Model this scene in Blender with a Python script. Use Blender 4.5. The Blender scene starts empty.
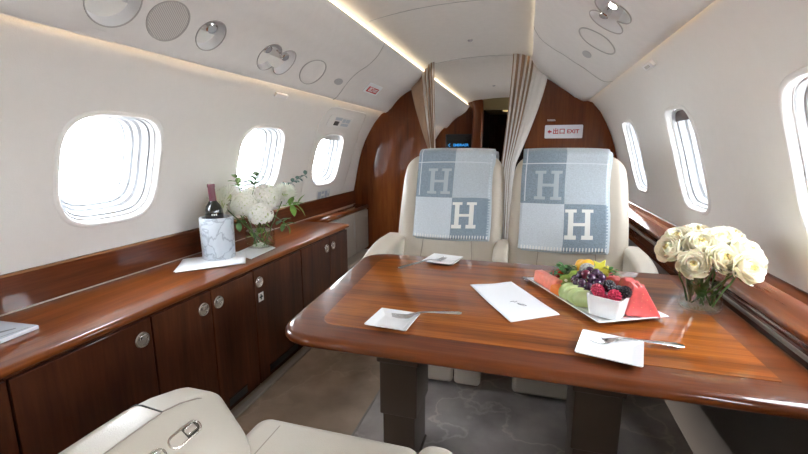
import bpy, bmesh, math, random
from mathutils import Vector, Matrix
from mathutils.geometry import delaunay_2d_cdt
random.seed(7)
PI = math.pi
scene = bpy.context.scene
COL = scene.collection

# ------------------------------------------------------------------ materials
def new_mat(name):
    m = bpy.data.materials.new(name); m.use_nodes = True
    nt = m.node_tree; b = nt.nodes['Principled BSDF']
    return m, nt, b
def setp(b, **k):
    for a, v in k.items():
        n = a.replace('_', ' ')
        b.inputs[n].default_value = v
def plain(name, col, rough=.5, metal=0., coat=0., bump=0., bscale=200., sheen=0., sub=0., var=0., vscale=8.):
    m, nt, b = new_mat(name)
    b.inputs['Base Color'].default_value = (*col, 1)
    b.inputs['Roughness'].default_value = rough
    b.inputs['Metallic'].default_value = metal
    b.inputs['Coat Weight'].default_value = coat
    b.inputs['Coat Roughness'].default_value = .06
    b.inputs['Sheen Weight'].default_value = sheen
    if sub:
        b.inputs['Subsurface Weight'].default_value = sub
        b.inputs['Subsurface Radius'].default_value = (.01, .006, .004)
    tc = nt.nodes.new('ShaderNodeTexCoord')
    nz = nt.nodes.new('ShaderNodeTexNoise'); nz.inputs['Scale'].default_value = vscale; nz.inputs['Detail'].default_value = 4
    nt.links.new(tc.outputs['Object'], nz.inputs['Vector'])
    if var:
        r = nt.nodes.new('ShaderNodeValToRGB')
        r.color_ramp.elements[0].position = .3; r.color_ramp.elements[1].position = .7
        r.color_ramp.elements[0].color = (*[c*(1-var) for c in col], 1)
        r.color_ramp.elements[1].color = (*[min(1, c*(1+var)) for c in col], 1)
        nt.links.new(nz.outputs['Fac'], r.inputs['Fac']); nt.links.new(r.outputs['Color'], b.inputs['Base Color'])
    if bump:
        n2 = nt.nodes.new('ShaderNodeTexNoise'); n2.inputs['Scale'].default_value = bscale; n2.inputs['Detail'].default_value = 3
        nt.links.new(tc.outputs['Object'], n2.inputs['Vector'])
        bp = nt.nodes.new('ShaderNodeBump'); bp.inputs['Strength'].default_value = bump; bp.inputs['Distance'].default_value = .002
        nt.links.new(n2.outputs['Fac'], bp.inputs['Height']); nt.links.new(bp.outputs['Normal'], b.inputs['Normal'])
    return m
def wood(name, dark, mid, light, axis=1, scale=14., stretch=.06, rough=.3, coat=.8, croughs=.02, pos=(.34, .5, .66)):
    m, nt, b = new_mat(name)
    tc = nt.nodes.new('ShaderNodeTexCoord'); mp = nt.nodes.new('ShaderNodeMapping')
    sc = [1., 1., 1.]; sc[axis] = stretch
    mp.inputs['Scale'].default_value = sc
    nt.links.new(tc.outputs['Object'], mp.inputs['Vector'])
    n1 = nt.nodes.new('ShaderNodeTexNoise'); n1.inputs['Scale'].default_value = scale; n1.inputs['Detail'].default_value = 7; n1.inputs['Roughness'].default_value = .62
    n1.inputs['Distortion'].default_value = .35
    n2 = nt.nodes.new('ShaderNodeTexNoise'); n2.inputs['Scale'].default_value = scale*9; n2.inputs['Detail'].default_value = 3
    nt.links.new(mp.outputs['Vector'], n1.inputs['Vector']); nt.links.new(mp.outputs['Vector'], n2.inputs['Vector'])
    mx = nt.nodes.new('ShaderNodeMix'); mx.data_type = 'FLOAT'; mx.inputs[0].default_value = .28
    nt.links.new(n1.outputs['Fac'], mx.inputs[2]); nt.links.new(n2.outputs['Fac'], mx.inputs[3])
    r = nt.nodes.new('ShaderNodeValToRGB'); e = r.color_ramp.elements
    e[0].position = pos[0]; e[0].color = (*dark, 1); e[1].position = pos[2]; e[1].color = (*light, 1)
    k = e.new(pos[1]); k.color = (*mid, 1)
    nt.links.new(mx.outputs[0], r.inputs['Fac']); nt.links.new(r.outputs['Color'], b.inputs['Base Color'])
    setp(b, Roughness=rough, Coat_Weight=coat, Coat_Roughness=croughs)
    b.inputs['Coat IOR'].default_value = 1.36; b.inputs['Specular IOR Level'].default_value = .08
    return m
def emit(name, col, s):
    m, nt, b = new_mat(name)
    b.inputs['Base Color'].default_value = (*col, 1)
    b.inputs['Emission Color'].default_value = (*col, 1); b.inputs['Emission Strength'].default_value = s
    return m
def glassy(name, tint=(1, 1, 1), refl=1.45, rough=.02, ior=1.45):
    m = bpy.data.materials.new(name); m.use_nodes = True; nt = m.node_tree; nt.nodes.clear()
    out = nt.nodes.new('ShaderNodeOutputMaterial'); mix = nt.nodes.new('ShaderNodeMixShader')
    tr = nt.nodes.new('ShaderNodeBsdfTransparent'); gl = nt.nodes.new('ShaderNodeBsdfGlossy'); lw = nt.nodes.new('ShaderNodeLayerWeight'); pw = nt.nodes.new('ShaderNodeMath'); fr = nt.nodes.new('ShaderNodeMath')
    lw.inputs['Blend'].default_value = .5; pw.operation = 'POWER'; pw.inputs[1].default_value = 5.; fr.operation = 'MULTIPLY_ADD'
    r0 = ((ior-1)/(ior+1))**2; fr.inputs[1].default_value = 1-r0; fr.inputs[2].default_value = r0
    nt.links.new(lw.outputs['Facing'], pw.inputs[0]); nt.links.new(pw.outputs[0], fr.inputs[0])
    tr.inputs['Color'].default_value = (*tint, 1); gl.inputs['Roughness'].default_value = rough
    nt.links.new(fr.outputs[0], mix.inputs[0]); nt.links.new(tr.outputs[0], mix.inputs[1]); nt.links.new(gl.outputs[0], mix.inputs[2])
    nt.links.new(mix.outputs[0], out.inputs[0])
    return m

M = {}
M['wall'] = plain('cream_wall_fabric', (.74, .72, .69), .75, bump=.2, bscale=260, var=.010, vscale=30)
M['soffit'] = plain('pale_soffit_fabric', (.71, .69, .67), .8, bump=.15, bscale=300, var=.02, vscale=25)
M['ceiling'] = plain('ceiling_fabric', (.70, .67, .63), .85, bump=.12, bscale=300, var=.02, vscale=25)
M['frame'] = plain('window_frame_plastic', (.36, .375, .395), .3, coat=.3)
M['bezel'] = plain('window_bezel', (.76, .75, .73), .5)
M['seal'] = plain('window_seal_grey', (.38, .385, .40), .4)
M['shade'] = plain('window_shade_grey', (.55, .55, .55), .6)
M['shade_dark'] = plain('shade_handle_brown', (.07, .045, .04), .4)
M['bulkhead'] = wood('bulkhead_veneer', (.070, .016, .004), (.138, .034, .008), (.205, .058, .014), axis=2, scale=9, stretch=.07, rough=.3, coat=1., croughs=.02)
M['door'] = wood('cabinet_door_veneer', (.035, .010, .0045), (.062, .018, .0075), (.095, .030, .012), axis=2, scale=11, stretch=.08, rough=.35, coat=.5)
M['counter'] = wood('counter_veneer', (.095, .022, .005), (.19, .050, .011), (.30, .092, .021), axis=1, scale=12, stretch=.05, rough=.3, coat=1.)
M['splash'] = wood('backsplash_veneer', (.055, .013, .005), (.105, .026, .009), (.16, .045, .015), axis=1, scale=12, stretch=.06, rough=.3, coat=.9)
M['inlay'] = wood('table_centre_veneer', (.105, .024, .004), (.26, .070, .009), (.42, .135, .020), axis=0, scale=18, stretch=.045, rough=.28, coat=.8, croughs=.03)
M['border'] = wood('table_border_veneer', (.075, .016, .004), (.135, .033, .008), (.20, .056, .014), axis=0, scale=12, stretch=.07, rough=.28, coat=1., croughs=.03)
M['border_y'] = wood('table_side_border_veneer', (.10, .022, .007), (.17, .042, .012), (.24, .068, .020), axis=1, scale=12, stretch=.07, rough=.28, coat=1., croughs=.03)
M['pedestal'] = plain('pedestal_dark_bronze', (.060, .038, .025), .38, coat=.2)
M['pedestal_side'] = plain('pedestal_side_taupe', (.13, .11, .10), .4)
M['molding'] = plain('red_brown_moulding', (.085, .022, .012), .25, coat=.9)
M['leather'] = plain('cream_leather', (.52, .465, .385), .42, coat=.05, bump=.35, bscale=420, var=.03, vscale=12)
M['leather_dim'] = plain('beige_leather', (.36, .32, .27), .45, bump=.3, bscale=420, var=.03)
M['leather_pale'] = plain('pale_leather', (.52, .475, .405), .38, coat=.08, bump=.3, bscale=380, var=.02, vscale=10)
M['seam'] = plain('seam_thread', (.30, .26, .22), .7)  # brown thread for leather seams and stitching
M['dark_seam'] = plain('dark_gap_rubber', (.03, .026, .023), .6)
M['metal'] = plain('brushed_nickel', (.66, .63, .58), .24, metal=1.)
M['chrome'] = plain('polished_chrome', (.82, .82, .82), .1, metal=1.)
M['steel'] = plain('cutlery_steel', (.72, .72, .73), .17, metal=1.)
M['cer'] = plain('white_china', (.86, .87, .88), .15, coat=.5)
M['paper'] = plain('white_paper_napkin', (.84, .86, .89), .7, bump=.2, bscale=90)
M['ink'] = plain('grey_ink', (.16, .17, .20), .6)
M['black'] = plain('black_plastic', (.012, .012, .014), .3)
M['white'] = plain('white_plastic', (.82, .82, .82), .4)
M['red'] = plain('sign_red', (.50, .012, .03), .5)
M['lamp_on'] = emit('lit_lamp_lens', (1., .96, .9), 12)
M['cove'] = emit('warm_cove_led', (1., .76, .44), 3.4)
M['cove_ceiling'] = emit('warm_ceiling_led', (1., .86, .62), 2.3)
M['curtain'] = plain('beige_curtain_cloth', (.36, .23, .15), .85, sheen=.1, bump=.2, bscale=300)
M['curtain_white'] = plain('pale_curtain_cloth', (.74, .71, .67), .85, sheen=.3, bump=.2, bscale=300)
M['screen'] = plain('black_screen', (.008, .010, .013), .15, coat=.6)
M['screen_text'] = emit('blue_screen_text', (.02, .22, .55), .8)
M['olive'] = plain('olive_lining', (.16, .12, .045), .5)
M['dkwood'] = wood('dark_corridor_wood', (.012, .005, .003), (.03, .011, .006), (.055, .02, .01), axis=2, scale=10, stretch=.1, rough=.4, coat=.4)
M['pane'] = glassy('window_pane_clear', (.97, .985, 1.), ior=1.35)
M['vase'] = glassy('vase_glass', (.975, .985, .98), ior=1.55)
M['water'] = glassy('vase_water', (.94, .97, .92), ior=1.2)
M['wineglass'] = plain('dark_wine_bottle_glass', (.006, .010, .007), .08, coat=1.)
M['foil'] = plain('burgundy_bottle_foil', (.13, .018, .035), .3, coat=.4)
M['green'] = plain('leaf_green', (.05, .14, .025), .5, var=.35, vscale=40)
M['lgreen'] = plain('fresh_leaf_green', (.16, .30, .06), .5, var=.3, vscale=40)
M['stem'] = plain('stem_green', (.07, .15, .035), .45, var=.2)
M['euc'] = plain('eucalyptus_blue_green', (.12, .22, .20), .6)
M['rose'] = plain('ivory_rose_petal', (.86, .82, .64), .6, sub=.15, sheen=.2)
M['rose_in'] = plain('yellow_rose_heart', (.84, .70, .32), .6, sub=.15)
M['flower'] = plain('white_blossom', (.88, .89, .82), .65, sub=.1)
M['flower_c'] = plain('green_blossom_heart', (.55, .62, .32), .65)
def marble():
    m, nt, b = new_mat('grey_white_marble')
    tc = nt.nodes.new('ShaderNodeTexCoord')
    n = nt.nodes.new('ShaderNodeTexNoise'); n.inputs['Scale'].default_value = 9; n.inputs['Detail'].default_value = 6; n.inputs['Distortion'].default_value = 1.2
    v = nt.nodes.new('ShaderNodeTexVoronoi'); v.feature = 'DISTANCE_TO_EDGE'; v.inputs['Scale'].default_value = 14
    ad = nt.nodes.new('ShaderNodeMix'); ad.data_type = 'VECTOR'; ad.inputs[0].default_value = .12
    nt.links.new(tc.outputs['Object'], n.inputs['Vector']); nt.links.new(tc.outputs['Object'], ad.inputs[4]); nt.links.new(n.outputs['Color'], ad.inputs[5])
    nt.links.new(ad.outputs[1], v.inputs['Vector'])
    r = nt.nodes.new('ShaderNodeValToRGB'); r.color_ramp.elements[0].color = (.33, .38, .44, 1); r.color_ramp.elements[1].color = (.62, .67, .72, 1); r.color_ramp.elements[1].position = .07
    r2 = nt.nodes.new('ShaderNodeValToRGB'); r2.color_ramp.elements[0].color = (.78, .82, .86, 1); r2.color_ramp.elements[1].color = (1.1, 1.1, 1.1, 1)
    mu = nt.nodes.new('ShaderNodeMix'); mu.data_type = 'RGBA'; mu.blend_type = 'MULTIPLY'; mu.inputs[0].default_value = 1
    nt.links.new(v.outputs['Distance'], r.inputs['Fac']); nt.links.new(n.outputs['Fac'], r2.inputs['Fac'])
    nt.links.new(r.outputs['Color'], mu.inputs[6]); nt.links.new(r2.outputs['Color'], mu.inputs[7]); nt.links.new(mu.outputs[2], b.inputs['Base Color'])
    setp(b, Roughness=.3)
    return m
M['marble'] = marble()
def carpet(name, base, vein, vs):
    m, nt, b = new_mat(name)
    tc = nt.nodes.new('ShaderNodeTexCoord')
    n = nt.nodes.new('ShaderNodeTexNoise'); n.inputs['Scale'].default_value = 5; n.inputs['Detail'].default_value = 8
    v = nt.nodes.new('ShaderNodeTexVoronoi'); v.feature = 'DISTANCE_TO_EDGE'; v.inputs['Scale'].default_value = vs
    ad = nt.nodes.new('ShaderNodeMix'); ad.data_type = 'VECTOR'; ad.inputs[0].default_value = .3
    nt.links.new(tc.outputs['Object'], n.inputs['Vector']); nt.links.new(tc.outputs['Object'], ad.inputs[4]); nt.links.new(n.outputs['Color'], ad.inputs[5])
    nt.links.new(ad.outputs[1], v.inputs['Vector'])
    r = nt.nodes.new('ShaderNodeValToRGB'); r.color_ramp.elements[0].color = (*vein, 1); r.color_ramp.elements[1].color = (1, 1, 1, 1); r.color_ramp.elements[1].position = .03
    r2 = nt.nodes.new('ShaderNodeValToRGB'); r2.color_ramp.elements[0].color = (*[c*.72 for c in base], 1); r2.color_ramp.elements[0].position = .3
    r2.color_ramp.elements[1].color = (*[c*1.25 for c in base], 1); r2.color_ramp.elements[1].position = .7
    mu = nt.nodes.new('ShaderNodeMix'); mu.data_type = 'RGBA'; mu.blend_type = 'MULTIPLY'; mu.inputs[0].default_value = 1
    nt.links.new(v.outputs['Distance'], r.inputs['Fac']); nt.links.new(n.outputs['Fac'], r2.inputs['Fac'])
    nt.links.new(r2.outputs['Color'], mu.inputs[6]); nt.links.new(r.outputs['Color'], mu.inputs[7]); nt.links.new(mu.outputs[2], b.inputs['Base Color'])
    f = nt.nodes.new('ShaderNodeTexNoise'); f.inputs['Scale'].default_value = 500
    nt.links.new(tc.outputs['Object'], f.inputs['Vector'])
    bp = nt.nodes.new('ShaderNodeBump'); bp.inputs['Strength'].default_value = .5; bp.inputs['Distance'].default_value = .003
    nt.links.new(f.outputs['Fac'], bp.inputs['Height']); nt.links.new(bp.outputs['Normal'], b.inputs['Normal'])
    setp(b, Roughness=.9)
    return m
M['carpet'] = carpet('taupe_carpet', (.35, .265, .195), (1.18, 1.18, 1.18), 2.6)
M['runner'] = carpet('grey_stone_carpet', (.36, .325, .305), (1.38, 1.36, 1.33), 3.4)

# ------------------------------------------------------------------ mesh helpers
def link(o, parent=None):
    COL.objects.link(o)
    if parent is not None: o.parent = parent
    return o
def tag(o, label=None, cat=None, group=None, kind=None):
    if label: o['label'] = label
    if cat: o['category'] = cat
    if group: o['group'] = group
    if kind: o['kind'] = kind
    return o
def thing(name, label, cat, loc=(0, 0, 0), rz=0., group=None, rot=None):
    o = bpy.data.objects.new(name, None); link(o); o.empty_display_size = .05
    o.location = loc; o.rotation_euler = rot if rot else (0, 0, rz)
    return tag(o, label, cat, group)
def struct(o): o['kind'] = 'structure'; return o
class MB:
    """collects verts/faces of one mesh"""
    def __init__(s): s.v = []; s.f = []; s.m = []
    def add(s, vs, fs, mi=0):
        n = len(s.v); s.v += [tuple(v) for v in vs]; s.f += [tuple(i+n for i in f) for f in fs]; s.m += [mi]*len(fs); return s
    def build(s, name, mats, parent=None, loc=(0, 0, 0), smooth=True, rot=None, weld=False, sharp=35):
        me = bpy.data.meshes.new(name); me.from_pydata(s.v, [], s.f); me.validate()
        if not isinstance(mats, (list, tuple)): mats = [mats]
        for m in mats: me.materials.append(m)
        if len(mats) > 1:
            for p, k in zip(me.polygons, s.m): p.material_index = k
        bm = bmesh.new(); bm.from_mesh(me)
        if weld: bmesh.ops.remove_doubles(bm, verts=bm.verts, dist=1e-5)
        bmesh.ops.recalc_face_normals(bm, faces=bm.faces)
        for e in bm.edges:
            e.smooth = not (len(e.link_faces) == 2 and e.calc_face_angle(0) > math.radians(sharp))
        bm.to_mesh(me); bm.free()
        for p in me.polygons: p.use_smooth = smooth
        o = bpy.data.objects.new(name, me); link(o, parent); o.location = loc
        if rot: o.rotation_euler = rot
        return o
    # -- primitives
    def box(s, x0, x1, y0, y1, z0, z1, mi=0):
        v = [(x, y, z) for z in (z0, z1) for y in (y0, y1) for x in (x0, x1)]
        return s.add(v, [(0, 2, 3, 1), (4, 5, 7, 6), (0, 1, 5, 4), (2, 6, 7, 3), (0, 4, 6, 2), (1, 3, 7, 5)], mi)
    def rbox(s, x0, x1, y0, y1, z0, z1, r=.02, n=4, inner=5, fn=None, mi=0):
        h = [(x1-x0)/2, (y1-y0)/2, (z1-z0)/2]; c = [(x1+x0)/2, (y1+y0)/2, (z1+z0)/2]
        rr = [min(r, k*.999) for k in h]
        def coords(k):
            a = h[k]; q = rr[k]; L = []
            for i in range(n+1): L.append(-a + q*(1-math.cos(PI/2*i/n)) if False else -a+q*(1-math.tan(PI/4*(1-i/n))))
            for i in range(1, inner): L.append(-(a-q)+2*(a-q)*i/inner)
            for i in range(n+1): L.append(a-q+q*math.tan(PI/4*i/n))
            return L
        cs = [coords(k) for k in range(3)]
        idx = {}; vs = []; fs = []
        def pt(p):
            key = tuple(round(t, 6) for t in p)
            if key in idx: return idx[key]
            inn = [max(-(h[k]-rr[k]), min(h[k]-rr[k], p[k])) for k in range(3)]
            d = [(p[k]-inn[k])/rr[k] for k in range(3)]
            L = math.sqrt(sum(t*t for t in d)) or 1
            q = [inn[k]+rr[k]*d[k]/L+c[k] for k in range(3)]
            if fn: q = fn(*q)
            idx[key] = len(vs); vs.append(tuple(q)); return idx[key]
        for ax in range(3):
            a, b = [k for k in range(3) if k != ax]
            for sg in (-1, 1):
                for i in range(len(cs[a])-1):
                    for j in range(len(cs[b])-1):
                        if cs[a][i+1]-cs[a][i] < 1e-7 or cs[b][j+1]-cs[b][j] < 1e-7: continue
                        q = []
                        for (ii, jj) in ((i, j), (i+1, j), (i+1, j+1), (i, j+1)):
                            p = [0, 0, 0]; p[ax] = sg*h[ax]; p[a] = cs[a][ii]; p[b] = cs[b][jj]; q.append(pt(p))
                        if len(set(q)) > 2: fs.append(tuple(dict.fromkeys(q)))
        return s.add(vs, fs, mi)
    def lathe(s, prof, seg=32, c=(0, 0, 0), mi=0, cap0=True, cap1=True, fn=None):
        vs = []; fs = []
        for (r, z) in prof:
            for k in range(seg):
                a = 2*PI*k/seg; vs.append((c[0]+r*math.cos(a), c[1]+r*math.sin(a), c[2]+z))
        for i in range(len(prof)-1):
            for k in range(seg):
                k2 = (k+1) % seg; fs.append((i*seg+k, i*seg+k2, (i+1)*seg+k2, (i+1)*seg+k))
        if cap0: fs.append(tuple(reversed(range(seg))))
        if cap1: fs.append(tuple((len(prof)-1)*seg+k for k in range(seg)))
        if fn: vs = [fn(*v) for v in vs]
        return s.add(vs, fs, mi)
    def tube(s, pts, r, seg=10, closed=False, mi=0, radii=None, flat=1.):
        P = [Vector(p) for p in pts]; n = len(P); vs = []; fs = []
        up = Vector((0, 0, 1)); prev = None
        for i, p in enumerate(P):
            if closed: t = P[(i+1) % n]-P[i-1]
            else: t = P[min(i+1, n-1)]-P[max(i-1, 0)]
            if t.length < 1e-9: t = Vector((0, 0, 1))
            t.normalize()
            if prev is None:
                a = up if abs(t.dot(up)) < .9 else Vector((1, 0, 0))
                nrm = t.cross(a).normalized()
            else: nrm = (prev-t*prev.dot(t)).normalized()
            prev = nrm; bn = t.cross(nrm); R = radii[i] if radii else r
            for k in range(seg):
                a = 2*PI*k/seg; vs.append(p+nrm*(R*math.cos(a))+bn*(R*flat*math.sin(a)))
        m = n if closed else n-1
        for i in range(m):
            j = (i+1) % n
            for k in range(seg):
                k2 = (k+1) % seg; fs.append((i*seg+k, i*seg+k2, j*seg+k2, j*seg+k))
        if not closed:
            fs.append(tuple(reversed(range(seg)))); fs.append(tuple((n-1)*seg+k for k in range(seg)))
        return s.add(vs, fs, mi)
    def prism(s, poly, z0, z1, mi=0):
        n = len(poly); vs = [(x, y, z0) for x, y in poly]+[(x, y, z1) for x, y in poly]
        fs = [tuple(reversed(range(n))), tuple(range(n, 2*n))]+[(i, (i+1) % n, n+(i+1) % n, n+i) for i in range(n)]
        return s.add(vs, fs, mi)
    def loops(s, Ls, mi=0, closed=True, cap0=False, cap1=False):
        n = len(Ls[0]); vs = [p for L in Ls for p in L]; fs = []
        for i in range(len(Ls)-1):
            for k in range(n if closed else n-1):
                k2 = (k+1) % n; fs.append((i*n+k, i*n+k2, (i+1)*n+k2, (i+1)*n+k))
        if cap0: fs.append(tuple(reversed(range(n))))
        if cap1: fs.append(tuple((len(Ls)-1)*n+k for k in range(n)))
        return s.add(vs, fs, mi)
    def sphere(s, c, r, seg=12, ring=8, sc=(1, 1, 1), mi=0):
        vs = [(c[0], c[1], c[2]-r*sc[2])]; fs = []
        for i in range(1, ring):
            a = -PI/2+PI*i/ring
            for k in range(seg):
                b = 2*PI*k/seg; vs.append((c[0]+r*sc[0]*math.cos(a)*math.cos(b), c[1]+r*sc[1]*math.cos(a)*math.sin(b), c[2]+r*sc[2]*math.sin(a)))
        vs.append((c[0], c[1], c[2]+r*sc[2])); L = len(vs)-1
        for k in range(seg):
            k2 = (k+1) % seg
            fs.append((0, 1+k2, 1+k)); fs.append((L, L-seg+k, L-seg+k2))
            for i in range(ring-2): fs.append((1+i*seg+k, 1+i*seg+k2, 1+(i+1)*seg+k2, 1+(i+1)*seg+k))
        return s.add(vs, fs, mi)
    def leaf(s, base, dirv, up, L, W, bend=.3, n=6, mi=0, curl=.25):
        d = Vector(dirv).normalized(); u = Vector(up); u = (u-d*u.dot(d)); u = u.normalized() if u.length > 1e-4 else d.orthogonal().normalized()
        w = d.cross(u); vs = []; fs = []
        for i in range(n+1):
            t = i/n; c = Vector(base)+d*(L*t*(1-.15*bend*t))-u*(bend*L*t*t*.5); hw = W*.5*math.sin(PI*min(1, t*.93+.05))**.8
            for k in (-1, 0, 1): vs.append(c+w*(hw*k)+u*(abs(k)*hw*curl))
        for i in range(n):
            for k in range(2): a = i*3+k; fs.append((a, a+1, a+4, a+3))
        return s.add(vs, fs, mi)
def solid(o, t, off=0):
    md = o.modifiers.new('Solidify', 'SOLIDIFY'); md.thickness = t; md.offset = off; return o
def bevel(o, w=.003, seg=2):
    md = o.modifiers.new('Bevel', 'BEVEL'); md.width = w; md.segments = seg; md.limit_method = 'ANGLE'; md.angle_limit = .6; return o
def copy_tree(o, parent=None):
    c = o.copy(); COL.objects.link(c)
    if parent is not None: c.parent = parent
    for ch in list(o.children): copy_tree(ch, c)
    return c
def rrect(x0, x1, y0, y1, r, n=6):
    P = []
    for cx, cy, a0 in ((x1-r, y1-r, 0), (x0+r, y1-r, 90), (x0+r, y0+r, 180), (x1-r, y0+r, 270)):
        for i in range(n+1):
            a = math.radians(a0+90*i/n); P.append((cx+r*math.cos(a), cy+r*math.sin(a)))
    return P
def text_mesh(name, txt, size, mat, parent, loc, rot, extrude=.0006, align='CENTER', sx=1.):
    cu = bpy.data.curves.new('t', 'FONT'); cu.body = txt; cu.size = size; cu.extrude = extrude; cu.align_x = align; cu.align_y = 'CENTER'; cu.offset = size*.022
    to = bpy.data.objects.new('t', cu); COL.objects.link(to)
    dg = bpy.context.evaluated_depsgraph_get(); me = bpy.data.meshes.new_from_object(to.evaluated_get(dg))
    bpy.data.objects.remove(to); me.name = name; me.materials.clear(); me.materials.append(mat)
    for v in me.vertices: v.co.x *= sx
    o = bpy.data.objects.new(name, me); link(o, parent); o.location = loc; o.rotation_euler = rot
    return o

# ------------------------------------------------------------------ curved cabin shells
class Prof:
    """smooth cross-section of the cabin shell; s = arc length, inward = side facing the cabin"""
    def __init__(p, pts, side, sub=6):
        P = []; n = len(pts)
        for i in range(n-1):
            p0 = pts[max(0, i-1)]; p1 = pts[i]; p2 = pts[i+1]; p3 = pts[min(n-1, i+2)]
            for k in range(sub):
                t = k/sub
                P.append(tuple(.5*((2*p1[j])+(-p0[j]+p2[j])*t+(2*p0[j]-5*p1[j]+4*p2[j]-p3[j])*t*t+(-p0[j]+3*p1[j]-3*p2[j]+p3[j])*t**3) for j in (0, 1)))
        P.append(pts[-1]); p.P = P; p.S = [0]
        for a, b in zip(P, P[1:]): p.S.append(p.S[-1]+math.hypot(b[0]-a[0], b[1]-a[1]))
        p.side = side; p.L = p.S[-1]; p.sg = 1; n = p.nrm(p.L*.55); p.sg = 1 if n[0]*side[0]+n[1]*side[1] > 0 else -1
    def xz(p, s):
        s = max(0, min(p.L, s))
        for i in range(len(p.S)-1):
            if s <= p.S[i+1]:
                t = (s-p.S[i])/max(1e-9, p.S[i+1]-p.S[i]); a, b = p.P[i], p.P[i+1]
                return a[0]+(b[0]-a[0])*t, a[1]+(b[1]-a[1])*t
        return p.P[-1]
    def nrm(p, s):   # outward normal (away from the cabin)
        a = p.xz(s-.01); b = p.xz(s+.01); dx, dz = b[0]-a[0], b[1]-a[1]; L = math.hypot(dx, dz)
        return (p.sg*dz/L, -p.sg*dx/L)
    def pt(p, s, y, off=0.):   # off > 0 goes outward
        x, z = p.xz(s)
        if off: n = p.nrm(s); x += n[0]*off; z += n[1]*off
        return (x, y, z)
    def s_at_z(p, z):
        return min(((abs(q[1]-z), s) for q, s in zip(p.P, p.S)))[1]
    def s_at_x(p, x):
        return min(((abs(q[0]-x), s) for q, s in zip(p.P, p.S)))[1]
PL = Prof([(-1.16, 1.545), (-1.20, 1.50), (-1.26, 1.435), (-1.316, 1.376), (-1.375, 1.289), (-1.420, 1.21), (-1.456, 1.129), (-1.50, .974), (-1.525, .85), (-1.55, .74), (-1.56, .55), (-1.54, .3), (-1.48, .0)], (-1, 0))
PR = Prof([(.38, 1.59), (.42, 1.54), (.462, 1.487), (.526, 1.416), (.592, 1.303), (.632, 1.21), (.665, 1.112), (.70, .99), (.73, .88), (.755, .74), (.765, .55), (.75, .3), (.70, .0)], (1, 0))
SL = Prof([(-1.20, 1.462), (-1.222, 1.447), (-1.234, 1.436), (-1.222, 1.437), (-1.19, 1.460), (-1.14, 1.518), (-1.09, 1.567), (-1.04, 1.602), (-.98, 1.634), (-.92, 1.682), (-.885, 1.73), (-.868, 1.757), (-.878, 1.770), (-.90, 1.765)], (-.5, 1))
SR = Prof([(.415, 1.522), (.437, 1.507), (.449, 1.494), (.437, 1.489), (.40, 1.487), (.354, 1.511), (.29, 1.560), (.23, 1.60), (.17, 1.643), (.114, 1.678), (.05, 1.728), (.015, 1.775), (.002, 1.803), (.012, 1.815), (.035, 1.81)], (.5, 1))
CE = Prof([(-.96, 1.77), (-.90, 1.805), (-.80, 1.828), (-.62, 1.853), (-.42, 1.866), (-.22, 1.866), (-.05, 1.852), (.04, 1.835), (.10, 1.80)], (0, 1))

def inside(pt, poly):
    x, y = pt; c = False; n = len(poly)
    for i in range(n):
        x1, y1 = poly[i]; x2, y2 = poly[i-1]
        if (y1 > y) != (y2 > y) and x < (x2-x1)*(y-y1)/(y2-y1)+x1: c = not c
    return c
def shell(name, prof, y0, y1, holes, mat, thick=.012, ds=.03, dy=.12):
    pts = []; edges = []
    ns = max(4, int(prof.L/ds)); ny = int((y1-y0)/dy)
    bb = [(min(p[0] for p in h)-.01, max(p[0] for p in h)+.01, min(p[1] for p in h)-.01, max(p[1] for p in h)+.01) for h in holes]
    for i in range(ns+1):
        for j in range(ny+1):
            s = prof.L*i/ns; y = y0+(y1-y0)*j/ny
            if any(b[0] < s < b[1] and b[2] < y < b[3] and inside((s, y), [(cx+(px-cx)*1.06, cy+(py-cy)*1.06) for px, py in h])
                   for h, b, (cx, cy) in zip(holes, bb, [(sum(p[0] for p in h)/len(h), sum(p[1] for p in h)/len(h)) for h in holes])): continue
            pts.append(Vector((s, y)))
    for h in holes:
        n0 = len(pts); pts += [Vector(p) for p in h]; edges += [(n0+k, n0+(k+1) % len(h)) for k in range(len(h))]
    v, e, f, *_ = delaunay_2d_cdt(pts, edges, [], 0, 1e-6)
    fs = []
    for t in f:
        c = (sum(v[k][0] for k in t)/3, sum(v[k][1] for k in t)/3)
        if any(b[0] < c[0] < b[1] and b[2] < c[1] < b[3] and inside(c, h) for h, b in zip(holes, bb)): continue
        fs.append(tuple(t))
    me = bpy.data.meshes.new(name); nv = len(v)
    nrm = [prof.nrm(p[0]) for p in v]; V = []; N = []
    V = [prof.pt(p[0], p[1]) for p in v]+[prof.pt(p[0], p[1], thick) for p in v]
    n3 = Vector((nrm[fs[0][0]][0], 0, nrm[fs[0][0]][1])); A = [Vector(V[k]) for k in fs[0]]
    if (A[1]-A[0]).cross(A[2]-A[0]).dot(n3) > 0: fs = [tuple(reversed(t)) for t in fs]
    me.from_pydata(V, [], fs+[tuple(k+nv for k in reversed(t)) for t in fs])
    for p in me.polygons: p.use_smooth = True
    me.normals_split_custom_set_from_vertices([(-n[0], 0, -n[1]) for n in nrm]+[(n[0], 0, n[1]) for n in nrm])
    me.materials.append(mat); o = bpy.data.objects.new(name, me); link(o)
    return struct(o)
def sell(cs, cy, a, b, n=48, e=3.2):   # superellipse: a half-length in y, b half-length in s
    P = []
    for k in range(n):
        t = 2*PI*k/n; c, s = math.cos(t), math.sin(t)
        P.append((cs+b*math.copysign(abs(s)**(2/e), s), cy+a*math.copysign(abs(c)**(2/e), c)))
    return P

Y0, YB, YR = -2.6, 3.6, 6.5
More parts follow.
